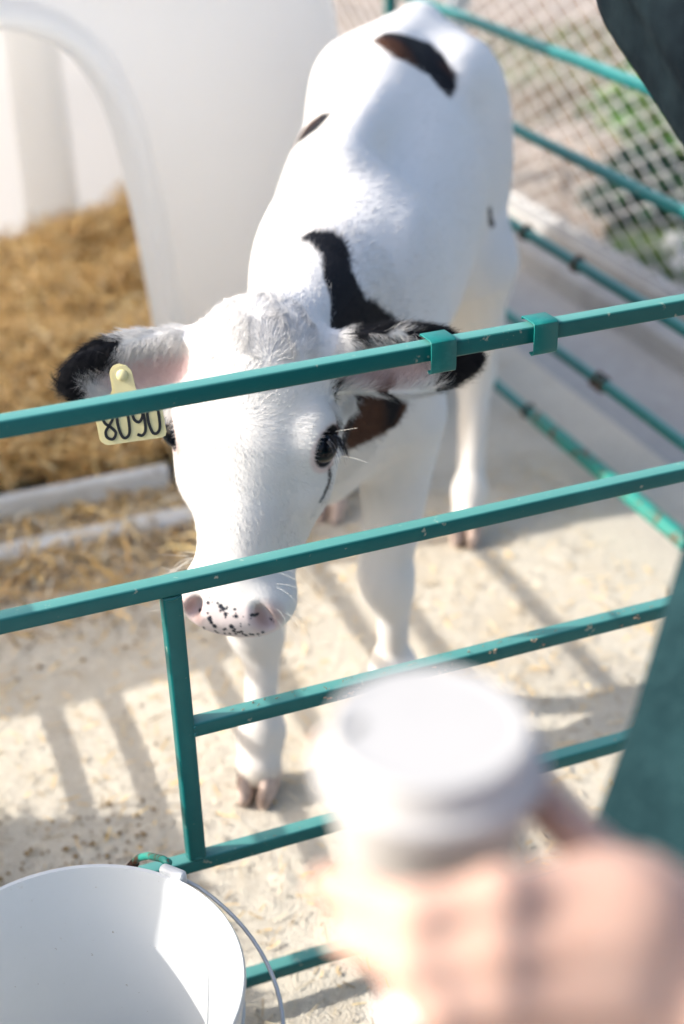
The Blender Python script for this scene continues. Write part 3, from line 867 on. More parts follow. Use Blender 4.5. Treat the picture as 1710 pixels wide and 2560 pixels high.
# brisket, neck, throat
B.ell(cp(0.70, 0, 0.56), (0.075, 0.075, 0.12), BX, 0.06)
B.cone(cp(0.56, 0.020, 0.755), POLL + np.array([0.070, 0.080, -0.065]), 0.112, 0.054, 0.05)
B.cone(cp(0.64, 0.015, 0.64), POLL + np.array([0.075, 0.095, -0.13]), 0.108, 0.058, 0.05)
B.cone(cp(0.70, 0, 0.60), hp(0.16, 0, -0.165), 0.08, 0.045, 0.06)
# head
B.ell(hp(0.055, 0, -0.060), hs(0.075, 0.066, 0.062), HX, 0.04)
B.ell(hp(0.036, 0, -0.052), hs(0.045, 0.045, 0.046), HX, 0.04)
B.ell(hp(0.125, 0, -0.060), hs(0.090, 0.080, 0.056), HX, 0.04)
B.cone(hp(0.16, 0, -0.062), hp(0.315, 0, -0.052), 0.058 * 1.10, 0.038 * 1.10, 0.03)
B.cone(hp(0.20, 0, -0.095), hp(0.32, 0, -0.082), 0.052 * 1.10, 0.035 * 1.10, 0.03)
for q in (-1, 1):
    B.ell(hp(0.132, q * 0.066, -0.045), hs(0.034, 0.020, 0.026), HX, 0.025)    # brow
    B.ell(hp(0.185, q * 0.058, -0.080), hs(0.045, 0.024, 0.030), HX, 0.03)     # cheek bone
    B.cone(hp(0.110, q * 0.045, -0.135), hp(0.27, q * 0.022, -0.105), 0.046 * 1.10, 0.030 * 1.10, 0.04)
    B.ell(hp(0.338, q * 0.030, -0.050), hs(0.030, 0.028, 0.036), HX, 0.02)     # nostril wing
B.ell(hp(0.330, 0, -0.075), hs(0.048, 0.054, 0.046), HX, 0.03)
B.ell(hp(0.352, 0, -0.052), hs(0.026, 0.040, 0.034), HX, 0.02)
B.ell(hp(0.345, 0, -0.105), hs(0.035, 0.038, 0.022), HX, 0.012)               # lower lip
for q in (-1, 1):
    B.cut(hp(0.352, q * 0.037, -0.020), (0.018, 0.0085, 0.026), (nrm(ha + q * 0.55 * hb), nrm(hb - q * 0.55 * ha), hc_), 0.010)
    B.cut(hp(0.145, q * 0.0835, -0.038), hs(0.023, 0.013, 0.018), HX, 0.008)   # eye socket
# ears: cupped leaves standing out sideways
def ear(base, tip, face, wid):
    d = nrm(tip - base); n_ = nrm(face - (face @ d) * d); w = np.cross(d, n_)
    c = (base + tip) / 2; L = np.linalg.norm(tip - base) / 2
    B.cone(base - d * 0.03, base + d * 0.02, 0.026, 0.028, 0.03)
    B.ell(c, (L, wid, 0.020), (d, w, n_), 0.022)
    B.cut(c + n_ * 0.022 + d * 0.002, (L * 0.86, wid * 0.80, 0.022), (d, w, n_), 0.012)
    return c, d, w, n_, L
EAR_R = ear(hp(0.050, -0.062, -0.062), hp(0.050, -0.062, -0.062) + np.array([-0.165, 0.012, -0.016]), hc_ + 0.3 * ha, 0.043)
EAR_L = ear(hp(0.045, 0.066, -0.062), hp(0.045, 0.066, -0.062) + np.array([0.178, -0.030, -0.020]), hc_ + 0.3 * ha, 0.043)
# tail
B.cone(cp(-0.20, 0, 0.915), cp(-0.255, 0.005, 0.84), 0.030, 0.022, 0.03)
B.cone(cp(-0.255, 0.005, 0.84), cp(-0.25, 0.01, 0.52), 0.022, 0.014, 0.02)
import time as _t; _t0 = _t.time()
V0, F0 = B.mesh(0.0055)
ctr = V0[F0].mean(1)
hr = np.stack([(ctr - POLL) @ ha, (ctr - POLL) @ hb, (ctr - POLL) @ hc_], 1)
selh = (hr[:, 0] > -0.07) & (hr[:, 0] < 0.42) & (np.abs(hr[:, 1]) < 0.25) & (hr[:, 2] > -0.16) & (np.linalg.norm(ctr - hp(0.15, 0, -0.06), axis=1) < 0.27)
V1, hi, lo = refine(V0, F0, selh, B)
V1 = np.array(V1); 
hiA = np.array(hi)
c1 = V1[hiA].mean(1); q1 = np.stack([(c1 - POLL) @ ha, (c1 - POLL) @ hb, (c1 - POLL) @ hc_], 1)
sel2 = (q1[:, 2] > -0.11) & (q1[:, 0] > 0.08) 
V2, hi2, lo2 = refine(V1, hiA, sel2, B)
# faces of the first ring that touch new midpoints must gain them too
V2 = np.array(V2)
for _ in range(3):
    V2[len(V0):] -= B.grad(V2[len(V0):], 0.0008) * B.eval(V2[len(V0):])[:, None] * 0.9

CALF = empty('calf', tuple(cp(0.3, 0, 0)), 'young white calf with black patches and a yellow ear tag, head lowered behind the gate', 'calf')
def loc_head(P): d = P - POLL; return np.stack([d @ ha / .97, d @ hb / 1.13, d @ hc_ / 1.05], 1)
def in_poly(u, v, poly):
    """signed distance to a polygon, negative inside"""
    poly = np.asarray(poly, float); n = len(poly); d = np.full(len(u), 1e9); ins = np.zeros(len(u), bool)
    for i in range(n):
        a, b = poly[i], poly[(i + 1) % n]; e = b - a
        w = np.stack([u - a[0], v - a[1]], 1); t = np.clip((w @ e) / (e @ e), 0, 1)
        d = np.minimum(d, np.linalg.norm(w - t[:, None] * e, axis=1))
        c = ((a[1] > v) != (b[1] > v)) & (u < (b[0] - a[0]) * (v - a[1]) / (b[1] - a[1] + 1e-12) + a[0]); ins ^= c
    return np.where(ins, -d, d)
WHITE = np.array([0.715, 0.71, 0.70]); BLACK = np.array([0.008, 0.009, 0.013]); BROWN = np.array([0.062, 0.028, 0.017]); PINK = np.array([0.74, 0.50, 0.46])
PATCHES = [
    ((0.6414, 0.8561, 0.9276), (-0.9325, -0.3613, 0.0000), (0.3050, -0.7872, -0.5361), (0.1937, -0.4999, 0.8442), [(0.0513, -0.0575), (0.0240, -0.0640), (-0.0076, -0.0507), (-0.0609, -0.0400), (-0.0490, 0.0083), (-0.0463, 0.0377), (-0.0366, 0.0530), (-0.0138, 0.0681), (-0.0048, 0.0502), (-0.0002, 0.0259), (0.0333, 0.0061), (0.0548, -0.0085), (0.0558, -0.0286)], 'brown'),
    ((0.4527, 0.8356, 0.8508), (0.3178, 0.9482, -0.0000), (-0.5708, 0.1913, -0.7985), (-0.7571, 0.2537, 0.6020), [(0.0474, 0.0582), (0.0418, 0.0115), (0.0058, -0.0227), (-0.0435, -0.0439), (-0.0345, -0.0172), (-0.0170, 0.0143)], 'brown'),
    ((0.3034, 0.3176, 0.7979), (-0.8228, -0.5683, 0.0000), (0.4198, -0.6077, -0.6741), (0.3831, -0.5547, 0.7386), [(-0.0252, -0.0821), (-0.0365, -0.0820), (-0.0493, -0.0662), (-0.0436, -0.0423), (-0.0150, -0.0118), (-0.0127, 0.0112), (-0.0218, 0.0303), (-0.0494, 0.0348), (-0.0902, 0.0581), (0.0697, 0.0878), (0.1139, 0.0681), (0.0806, 0.0395), (0.0492, 0.0132), (0.0340, -0.0144), (-0.0038, -0.0439)], 'black'),
    ((0.3096, 0.2657, 0.6389), (-0.9002, -0.4354, 0.0000), (-0.0335, 0.0694, -0.9970), (0.4341, -0.8975, -0.0770), [(0.0677, -0.0337), (-0.0277, -0.0005), (0.0651, -0.0927), (0.0429, -0.0858), (-0.1212, 0.0420), (-0.1050, 0.0667), (-0.0624, 0.0717), (-0.0212, 0.0690), (0.0836, -0.0124), (0.0783, -0.0243)], 'brown'),
    ((0.7666, 0.8465, 0.6662), (-0.7314, -0.6820, 0.0000), (-0.0295, 0.0317, -0.9991), (0.6813, -0.7307, -0.0433), [(0.0273, -0.0228), (0.0008, -0.0130), (-0.0202, 0.0196), (-0.0079, 0.0162)], 'black'),
    ((0.2320, 0.1705, 0.7368), (-0.9517, -0.3071, 0.0000), (-0.0420, 0.1301, -0.9906), (0.3043, -0.9427, -0.1367), [(0.0048, -0.0099), (-0.0020, -0.0094), (-0.0049, 0.0043), (-0.0019, 0.0105), (0.0040, 0.0046)], 'black'),
    ((0.2254, 0.1538, 0.6911), (-0.8190, -0.5737, 0.0000), (-0.0067, 0.0096, -0.9999), (0.5737, -0.8190, -0.0117), [(-0.0010, -0.0147), (-0.0021, -0.0047), (-0.0024, 0.0095), (0.0011, 0.0116), (0.0044, -0.0017)], 'black'),
    ((0.2045, 0.1492, 0.6264), (-0.8349, -0.5503, 0.0000), (-0.0516, 0.0783, -0.9956), (0.5479, -0.8313, -0.0938), [(-0.0017, -0.0248), (-0.0044, -0.0038), (0.0033, 0.0059), (0.0082, 0.0145), (0.0056, 0.0127), (-0.0014, 0.0039), (-0.0096, -0.0084)], 'black'),
]

def coat(P, jit=0.0):
    P = np.asarray(P, float); C = np.repeat(WHITE[None], len(P), 0)
    nz = (vnoise(P[:, 0] + P[:, 2], P[:, 1] - P[:, 2] * .7, 60, 21) - .5)
    def put(mask, col): C[:] = C * (1 - mask[:, None]) + np.asarray(col) * mask[:, None]
    # faint warm stain on legs and belly
    leg = np.clip((0.42 - P[:, 2]) / 0.3, 0, 1) * vnoise(P[:, 0] + P[:, 1], P[:, 2], 14, 5)
    put(leg * 0.42, (0.66, 0.56, 0.44))
    for c, u, v, n, poly, kind in PATCHES:
        d = P - np.array(c); w = d @ np.array(n); sel = np.nonzero(np.abs(w) < 0.07)[0]
        if not len(sel): continue
        sd = in_poly(d[sel] @ np.array(u), d[sel] @ np.array(v), poly) + nz[sel] * 0.005 + jit * rng.normal(0, 0.0032, len(sel))
        sd = sd - (0.0016 if len(poly) == 7 else (0.0045 if len(poly) > 6 or kind == 'brown' else 0.0022))
        m = np.clip(0.5 - sd / 0.0035, 0, 1)
        br = np.clip((vnoise(P[sel, 0] * 1.0 + P[sel, 1], P[sel, 2], 22, 31) - 0.42) * 4, 0, 1) if kind == 'brown' else np.zeros(len(sel))
        col = BLACK + br[:, None] * (BROWN - BLACK)
        C[sel] = C[sel] * (1 - m[:, None]) + col * m[:, None]
    # ears
    for (c, d_, w_, n_, L), side in ((EAR_R, -1), (EAR_L, 1)):
        q = P - c; u = q @ d_ / L; v = q @ w_ / 0.043; wv = q @ n_
        if side < 0: v = -v if (w_ @ UPZ) < 0 else v
        else: v = -v if (w_ @ UPZ) < 0 else v
        near = (np.abs(u) < 1.3) & (np.abs(v) < 1.4) & (np.abs(wv) < 0.04)
        inner = near & (wv > -0.014) & (np.abs(v) < 0.85) & (u > -1.1)
        pk = np.clip(1 - ((u + 0.25) / 0.75) ** 2 - ((v + 0.25) / 0.60) ** 2, 0, 1) * inner
        put(np.clip(pk * 1.1, 0, 0.62), PINK)
        if side < 0:
            edge = 0.02 + 0.42 * np.clip(0.75 - v, 0, 2) - 0.36 * np.clip(0.1 - v, 0, 2) + nz * 0.25
            tongue = (v < 0.15) & (v > -0.72) & (u < 0.66 + nz * .5)
        else:
            edge = -0.16 + 0.48 * np.clip(0.85 - v, 0, 2) - 0.30 * np.clip(-0.1 - v, 0, 2) + nz * 0.25
            tongue = (v < 0.05) & (v > -0.5) & (u < 0.35 + nz * .5)
        m = np.clip((u - edge + jit * rng.normal(0, 0.06, len(u))) / 0.05, 0, 1) * near * (~tongue)
        put(m, BLACK)
    # face
    h = loc_head(P); a, b, c = h[:, 0], h[:, 1], h[:, 2]
    onh = (np.abs(b) < 0.12) & (a > -0.1) & (a < 0.42) & (c > -0.2)
    # nose pad: bare pink skin between the nostrils and over the lip
    pad = np.maximum(np.abs(b) - 0.050, 0.337 + 0.6 * np.abs(np.abs(b) - 0.018) - a)
    pad = np.where(c < -0.085, 1, pad)
    m = np.clip(0.5 - pad / 0.006, 0, 1) * onh
    put(m * 0.85, (0.77, 0.665, 0.67))
    for q in (-1, 1):
        nd = np.sqrt(((a - 0.352) / 0.026) ** 2 + ((b - q * 0.041) / 0.020) ** 2 + ((c + 0.022) / 0.026) ** 2)
        put(np.clip(1.10 - nd, 0, 0.6) * onh, (0.42, 0.22, 0.22))
    r2 = np.random.default_rng(5)
    for k in range(64):
        if k < 40: sb, sa, sc = r2.normal(0.006, 0.020), 0.352 + r2.normal(0, 0.010), 0.0026 * r2.random() ** 1.8 + 0.0007
        else: sb, sa, sc = r2.uniform(-0.03, 0.045), 0.374 + r2.normal(0, 0.003), 0.0016
        sp_ = hp(sa, sb, 0); dd = P - sp_; dd = dd - (dd @ hc_)[:, None] * hc_ if k < 40 else dd - (dd @ hc_)[:, None] * hc_
        put(np.clip((sc - np.linalg.norm(dd, axis=1)) / 0.0006 + .5, 0, 1) * onh * (c > -0.09) * (a > 0.33), (0.03, 0.035, 0.05))
    # pink rim of the eyes
    for q in (-1, 1):
        e = np.sqrt(((a - 0.147) / 0.030) ** 2 + ((b - q * 0.080) / 0.02) ** 2 + ((c + 0.040) / 0.024) ** 2)
        put(np.clip((1.15 - e) * 3, 0, 0.55) * onh, (0.62, 0.42, 0.40))
        e = np.sqrt(((a - 0.145) / 0.0255) ** 2 + ((b - q * 0.082) / 0.018) ** 2 + ((c + 0.039) / 0.0205) ** 2)
        put(np.clip((1.12 - e) * 8, 0, 1) * onh, (0.02, 0.02, 0.025))
    # soft grey swirl of the poll
    sw = np.clip(1 - np.sqrt(((a - 0.02) / 0.04) ** 2 + ((b - 0.02) / 0.045) ** 2), 0, 1) * onh * (c > -0.05)
    put(sw * 0.30, (0.45, 0.46, 0.50))
    # pale horn of the hooves is separate; dirt above them
    put(np.clip((0.075 - P[:, 2]) / 0.05, 0, 1) * 0.45, (0.52, 0.40, 0.30))
    return C
CC = coat(V2)
body = mesh_obj('calf_body', V2, [tuple(f) for f in (list(map(tuple, hi2)) + list(map(tuple, lo2)) + lo)], M_COAT, CALF, col=CC)
# fill T-junction safe normals
body.data.update()

# eyes
for q in (-1, 1):
    c = hp(0.146, q * 0.0735, -0.040)
    V, Fc = lathe([(0.0195 * math.cos(t), 0.0195 * math.sin(t)) for t in np.linspace(-math.pi / 2 + .05, math.pi / 2 - .05, 16)], 24, tuple(c))
    mesh_obj('eye', V, Fc, M_EYE, CALF)
    # lashes
    n = 70
    t = rng.uniform(-1.0, 1.0, n)
    root_ = np.array([hp(0.128 + 0.010 * x * x + 0.002, q * (0.088 - 0.006 * abs(x)), -0.040 + 0.020 * x) for x in t])
    d_ = np.array([nrm(q * hb * 1.0 + ha * 0.45 + hc_ * (0.5 * x) + rng.normal(0, .12, 3)) for x in t])
    hair_obj('eyelashes', root_, d_, rng.uniform(0.012, 0.022, n), 0.00035, np.repeat(np.array([[0.05, 0.055, 0.07]]), n, 0) * np.where(rng.random((n, 1)) < .86, .4, 8), M_HAIR, CALF, bend=np.repeat((ha * 0.8)[None], n, 0))

# cloven hooves
def hoof(c, fwd):
    fwd = nrm(fwd); lat = np.array([fwd[1], -fwd[0], 0])
    for q in (-1, 1):
        Bh = Body()
        Bh.ell(c + lat * q * 0.0165 + fwd * 0.008 + UPZ * 0.028, (0.038, 0.0150, 0.026), (fwd, lat, UPZ), 0.01)
        Bh.ell(c + lat * q * 0.0150 + fwd * 0.034 + UPZ * 0.012, (0.020, 0.0110, 0.014), (fwd, lat, UPZ), 0.012)
        V, Fc = Bh.mesh(0.0035); V[:, 2] = np.maximum(V[:, 2], 0.001)
        mesh_obj('hoof', V, Fc, M_HOOF, CALF)
for f_, r_ in ((0.594, 0.082), (0.788, -0.083), (0.0, 0.128), (-0.05, -0.150)):
    hoof(cp(f_ + 0.018, r_, 0.0), FH)

# hair
def tri_sample(V, Fc, n, w=None):
    A, Bq, Cq, D = [V[Fc[:, i]] for i in range(4)]
    ar = np.linalg.norm(np.cross(Cq - A, D - Bq), axis=1) / 2
    if w is not None: ar = ar * w
    i = rng.choice(len(Fc), n, p=ar / ar.sum()); u, v = rng.random((2, n, 1))
    return (A[i] * (1 - u) + Bq[i] * u) * (1 - v) + (D[i] * (1 - u) + Cq[i] * u) * v
ctr = V0[F0].mean(1); camp = np.array([-0.281, -1.21, 1.40])
G0 = B.grad(ctr); facing = ((camp - ctr) * G0).sum(1) / np.linalg.norm(camp - ctr, axis=1)
vis = np.clip(facing + 0.45, 0.03, 1) ** 0.5
dist = np.linalg.norm(ctr - camp, axis=1)
near_w = np.where(np.linalg.norm(ctr - hp(0.1, 0, -.05), axis=1) < 0.30, 5.0, 1.0) * np.where(ctr[:, 2] < 0.40, 0.5, 1.0)
NH = 270000
Rt = tri_sample(V0, F0, NH, vis * near_w)
Rt -= B.grad(Rt) * B.eval(Rt)[:, None]
Nr = B.grad(Rt)
h = loc_head(Rt); a, b, c = h[:, 0], h[:, 1], h[:, 2]
onear = np.zeros(NH, bool); flow = np.repeat((-FH * 1.0 - UPZ * 0.45)[None], NH, 0)
onleg = Rt[:, 2] < 0.42; flow[onleg] = -UPZ - FH * 0.2
dh = np.linalg.norm(Rt - hp(0.15, 0, -0.05), axis=1)
onhead = (dh < 0.27) & (c > -0.20)
wh = hp(0.125, -0.002, 0.0); rad_ = Rt - wh
fl_h = rad_ / np.linalg.norm(rad_, axis=1, keepdims=True) + 0.25 * np.cross(hc_[None], rad_) / np.linalg.norm(rad_, axis=1, keepdims=True)
flow[onhead] = fl_h[onhead]
L_ = np.full(NH, 0.012); L_[onhead] = 0.0085; L_[onleg] = 0.009
L_[onhead & (a > 0.27)] = 0.0045
poll_m = onhead & (a < 0.055) & (c > -0.045) & (np.abs(b) < 0.06); L_[poll_m] = 0.015
lift = np.full(NH, 0.11); lift[onhead] = 0.15; lift[poll_m] = 0.24
swirl = np.stack([np.sin(Rt[:, 0] * 160), np.cos(Rt[:, 1] * 140), np.sin(Rt[:, 2] * 150)], 1)
flow[poll_m] += 0.8 * swirl[poll_m]
for (ec, ed, ew, en, eL) in (EAR_R, EAR_L):
    q = Rt - ec; u = q @ ed / eL; v = q @ ew / 0.043; w = q @ en
    m = (np.abs(u) < 1.35) & (np.abs(v) < 1.5) & (np.abs(w) < 0.045) & (np.abs((Rt - POLL) @ hb) > 0.085)
    rim = np.clip((np.abs(v) - 0.35) / 0.6, 0, 1); inn = m & (w > -0.012) & (np.abs(v) < 0.8)
    flow[m] = ed + ew * (np.sign(v) * 0.55 * rim)[m][:, None]
    L_[m] = 0.010 + 0.010 * rim[m]; L_[inn] = 0.019; lift[m] = 0.22; lift[inn] = 0.42
    flow[inn] = (ed * 0.5)[None] + ew * (-np.sign(v) * 0.7)[inn][:, None] + ew * 0.3 * rng.normal(0, 1, (inn.sum(), 1))
bald = onhead & (a > 0.335) & (np.abs(b) < 0.055) & (c > -0.085)
pad_ = np.maximum(np.abs(b) - 0.050, 0.337 + 0.6 * np.abs(np.abs(b) - 0.018) - a)
keep = ~(onhead & (pad_ < 0.004) & (c > -0.085))
eyem = np.ones(NH, bool)
for q in (-1, 1): eyem &= np.sqrt(((a - 0.145) / 0.027) ** 2 + ((b - q * 0.082) / 0.022) ** 2 + ((c + 0.039) / 0.022) ** 2) > 1.05
keep &= eyem
T = flow - (flow * Nr).sum(1)[:, None] * Nr
T /= np.maximum(np.linalg.norm(T, axis=1, keepdims=True), 1e-6)
Dr = T + Nr * lift[:, None] + rng.normal(0, 0.13, (NH, 3)); Dr /= np.linalg.norm(Dr, axis=1, keepdims=True)
Bd = -Nr * 0.16 + rng.normal(0, 0.10, (NH, 3))
Lr = L_ * rng.uniform(0.6, 1.25, NH)
hc_col = coat(Rt, 1.0) * rng.uniform(0.93, 1.05, (NH, 1))
hair_obj('short_fur', (Rt - Nr * 0.0008)[keep], Dr[keep], Lr[keep], np.where(onhead, 0.00019, 0.00031)[keep], np.clip(hc_col, 0, .9)[keep], M_HAIR, CALF, bend=Bd[keep])
# whiskers and the long curly brow hairs
W_r, W_d, W_l, W_b = [], [], [], []
for k in range(60):
    q = random.choice((-1, 1)); p = hp(random.uniform(.29, .36), q * random.uniform(.035, .052), random.uniform(-.09, -.02))
    W_r.append(p); W_d.append(nrm(q * hb + ha * random.uniform(-.2, .7) + hc_ * random.uniform(-.1, .4))); W_l.append(random.uniform(.015, .05)); W_b.append(ha * .3 + rng.normal(0, .15, 3))
for k in range(9):
    q = random.choice((-1, 1)); p = hp(random.uniform(.10, .17), q * .088, random.uniform(-.06, -.03))
    W_r.append(p); W_d.append(nrm(q * hb + ha * random.uniform(-.5, .6) + hc_ * .2)); W_l.append(random.uniform(.02, .045)); W_b.append(rng.normal(0, .45, 3))
nW = len(W_r)
hair_obj('whiskers', np.array(W_r), np.array(W_d), np.array(W_l), 0.00022, np.repeat(np.array([[.75, .73, .68]]), nW, 0), M_HAIR, CALF, bend=np.array(W_b), n=8)

# ear tag
tg = empty('ear_tag', (-0.019, 0.12, 0.80), 'pale yellow ear tag printed 8090 hanging from the calf\'s right ear', 'ear tag')
ear_c = EAR_R[0] + EAR_R[3] * 0.006 + EAR_R[1] * (-0.001)
tx = nrm(np.array([0.955, -0.30, 0.10])); tz = nrm(np.array([0.02, 0.14, 1.0])); tz = nrm(tz - (tz @ tx) * tx); ty = np.cross(tx, tz); ty = ty if ty @ (camp - ear_c) > 0 else -ty
tag_top = np.array([-0.0160, 0.135, 0.810])
def tagpt(x, z, o=0.0): return tag_top + tx * x + tz * z + ty * o
def tag_plate(name, off, dx, m):
    out = []
    w0, w1 = 0.0098, 0.0335
    for t in np.linspace(0, math.pi, 12): out.append((w0 * math.cos(t), w0 * math.sin(t)))
    out += [(-w0 * 1.05, -0.016), (-w0 * 1.5, -0.023), (-w1 + .004, -0.029), (-w1, -0.034)]
    out += [(-w1, -0.067), (-w1 + .0015, -.0705), (-w1 + .005, -0.072), (w1 - .005, -0.072), (w1 - .0015, -.0705), (w1, -0.067)]
    out += [(w1, -0.034), (w1 - .004, -0.029), (w0 * 1.5, -0.023), (w0 * 1.05, -0.016)]
    n_ = len(out); V = [tagpt(x + dx, z, off) for x, z in out] + [tagpt(x + dx, z, off - 0.0016) for x, z in out]
    Fc = [tuple(range(n_)), tuple(range(n_, 2 * n_))[::-1]] + [(k, (k + 1) % n_, n_ + (k + 1) % n_, n_ + k) for k in range(n_)]
    o = mesh_obj(name, V, Fc, m, tg, smooth=False); bevel(o, 0.0006, 2); return o
tag_plate('front_plate', 0.0, 0.0, M_TAG)
tag_plate('rear_plate', -0.007, -0.0035, M_TAG)
V, Fc = lathe([(0.0002, .0012), (.0055, .0010), (.0062, .0), (.0062, -.001)], 20, tuple(tagpt(0, 0, 0.0006)), axis=ty)
mesh_obj('stud', V, Fc, M_TAG, tg)
V, Fc = tube([tagpt(0, 0, 0), tagpt(0, 0, -0.03)], 0.003, 8); mesh_obj('stud_pin', V, Fc, M_TAG, tg)
# the hand-written number 8090
def stroke(pts, cx):
    hh, ww = 0.029, 0.0125
    path = [tagpt(cx + (x - .5) * ww, -0.0665 + y * hh, 0.0011) for x, y in pts]
    sm = []
    P = [np.array(p) for p in path]
    for i in range(len(P) - 1):
        a_, b_, c_, d_ = P[max(i - 1, 0)], P[i], P[i + 1], P[min(i + 2, len(P) - 1)]
        for k in range(5):
            t = k / 5; sm.append(0.5 * (2 * b_ + (c_ - a_) * t + (2 * a_ - 5 * b_ + 4 * c_ - d_) * t * t + (-a_ + 3 * b_ - 3 * c_ + d_) * t ** 3))
    sm.append(P[-1])
    r = 0.00145; V, Fc = [], []
    for i, p in enumerate(sm):
        a_ = sm[max(i - 1, 0)]; b_ = sm[min(i + 1, len(sm) - 1)]; t = nrm(b_ - a_); s = np.cross(t, ty)
        V += [p - s * r, p + s * r, p + s * r - ty * .0016, p - s * r - ty * .0016]
    for i in range(len(sm) - 1):
        for k in range(4): Fc.append((i * 4 + k, i * 4 + (k + 1) % 4, i * 4 + 4 + (k + 1) % 4, i * 4 + 4 + k))
    return V, Fc
g8 = [(.85, .85), (.5, 1.0), (.12, .85), (.2, .62), (.6, .45), (.92, .22), (.6, .0), (.15, .08), (.1, .3), (.45, .5), (.85, .72), (.85, .85)]
g0 = [(.12, .98), (.02, .5), (.18, .06), (.5, -.02), (.85, .15), (.98, .6), (.92, 1.0), (.5, 1.06), (.12, .98)]
g9 = [(.9, .95), (.5, 1.05), (.1, .85), (.15, .6), (.5, .5), (.85, .68), (.95, .95), (.98, .5), (.85, .12), (.5, -.02), (.15, .05)]
for pts, cx in ((g8, -0.0235), (g0, -0.0085), (g9, 0.0080), (g0, 0.0235)):
    V, Fc = stroke(pts, cx); mesh_obj('digit', V, Fc, M_INK, tg, smooth=False)

# ------------------------------------------------------------------ bucket on the gate
bc = np.array([-0.199, -0.247])
RIM = 0.385
bk = empty('bucket', (bc[0], bc[1], 0.09), 'white plastic feed bucket with a wire handle hung on the gate, bottom left', 'bucket')
prof = [(0.0, 0.100), (0.120, 0.100), (0.127, 0.105), (0.1290, 0.115), (0.1545, 0.345), (0.1575, 0.368), (0.1600, 0.380), (0.1600, 0.3845), (0.1580, 0.3870),
        (0.1545, 0.3862), (0.1530, 0.380), (0.1500, 0.345), (0.1250, 0.117), (0.1215, 0.108), (0.0, 0.106)]
V, Fc = lathe(prof, 96, (bc[0], bc[1], 0)); bo = mesh_obj('bucket_wall', V, Fc, M_BUCKET, bk)
bo.data.set_sharp_from_angle(angle=math.radians(60))
for z, r, rr in ((0.340, 0.1548, 0.0022), (0.322, 0.1525, 0.0020)):
    V, Fc = tube([(bc[0] + r * math.cos(a_), bc[1] + r * math.sin(a_), z) for a_ in np.linspace(0, 2 * math.pi, 73)[:-1]], rr, 8, closed=True)
    mesh_obj('stiffening_ring', V, Fc, M_BUCKET, bk)
for az in (-32, -20, 18):
    a_ = math.radians(az); c, s = math.cos(a_), math.sin(a_)
    V, Fc = tube([(bc[0] + (0.1255 + (0.1505 - .1255) * t) * c, bc[1] + (0.1255 + (0.1505 - .1255) * t) * s, 0.12 + 0.225 * t) for t in np.linspace(0, 1, 6)], 0.0022, 8)
    mesh_obj('inner_rib', V, Fc, M_BUCKET, bk)
lugdir = nrm(np.array([0.125, 0.105])); out = np.array([lugdir[1], -lugdir[0]])
for sg in (1, -1):
    p = bc + lugdir * sg * 0.163
    V, Fc = box((p[0], p[1], 0.378), (0.012, 0.030, 0.030), math.atan2(lugdir[1], lugdir[0]))
    bevel(mesh_obj('handle_lug', V, Fc, M_BUCKET, bk, smooth=False), 0.005, 3)
pth = []
for t in np.linspace(0, 1, 41):
    a_ = math.pi * t
    q = bc + lugdir * 0.170 * math.cos(a_) + out * (0.006 + 0.190 * math.sin(a_) ** 0.9)
    pth.append((q[0], q[1], 0.378 - 0.055 * math.sin(a_)))
L0 = bc + lugdir * 0.158
pth = [(L0[0] + out[0] * .016, L0[1] + out[1] * .016, 0.3805), (L0[0] + out[0] * .004, L0[1] + out[1] * .004, 0.381), (L0[0] + lugdir[0] * .010, L0[1] + lugdir[1] * .010, 0.380)] + pth[1:]
V, Fc = tube(pth, 0.0021, 8); mesh_obj('handle', V, Fc, M_STEEL, bk)
hk = empty('bucket_hook', (-0.09, -0.01, 0.27), 'short bent teal rod hooking the bucket to the gate, rust at its tip', 'hook')
V, Fc = tube([(-0.0905, -0.013, 0.272), (-0.0925, -0.020, 0.292), (-0.0930, -0.030, 0.312), (-0.090, -0.045, 0.330), (-0.084, -0.070, 0.352), (-0.0765, -0.105, 0.375), (-0.074, -0.125, 0.386)], 0.0040, 10)
mesh_obj('rod', V, Fc, M_TEAL_RUST, hk)
V, Fc = tube([(-0.0985, -0.0135, 0.280), (-0.0978, -0.024, 0.300), (-0.0935, -0.034, 0.314)], 0.0052, 10); mesh_obj('rusty_tip', V, Fc, M_RUST, hk)

# ------------------------------------------------------------------ paper cup
cc = np.array([-0.095, -0.804])
cup = empty('coffee_cup', (cc[0], cc[1], 0.938), 'white takeaway cup with a white domed lid held up in the foreground', 'cup')
V, Fc = lathe([(0.0, 0.940), (0.0290, 0.940), (0.0295, 0.9425), (0.0425, 1.034), (0.0432, 1.036), (0.0418, 1.0365), (0.0285, 0.946), (0.0, 0.944)], 64, (cc[0], cc[1], 0))
mesh_obj('cup_body', V, Fc, M_CUP, cup).data.set_sharp_from_angle(angle=math.radians(35))
V, Fc = lathe([(0.0448, 1.0310), (0.0462, 1.0320), (0.0462, 1.0375), (0.0445, 1.0395), (0.0425, 1.0400), (0.0412, 1.0440), (0.0404, 1.0500), (0.0396, 1.0530), (0.0380, 1.0538), (0.0360, 1.0536), (0.0345, 1.0531), (0.0, 1.0529)], 64, (cc[0], cc[1], 0))
lid = mesh_obj('lid', V, Fc, M_LID, cup); lid.data.set_sharp_from_angle(angle=math.radians(12))
V, Fc = box((cc[0] - 0.028, cc[1] + 0.010, 1.0530), (0.010, 0.004, 0.0012), 0.6); mesh_obj('sip_hole', V, Fc, mat('sip_shadow', (0.1, 0.1, 0.1), 0.8), lid, smooth=False)

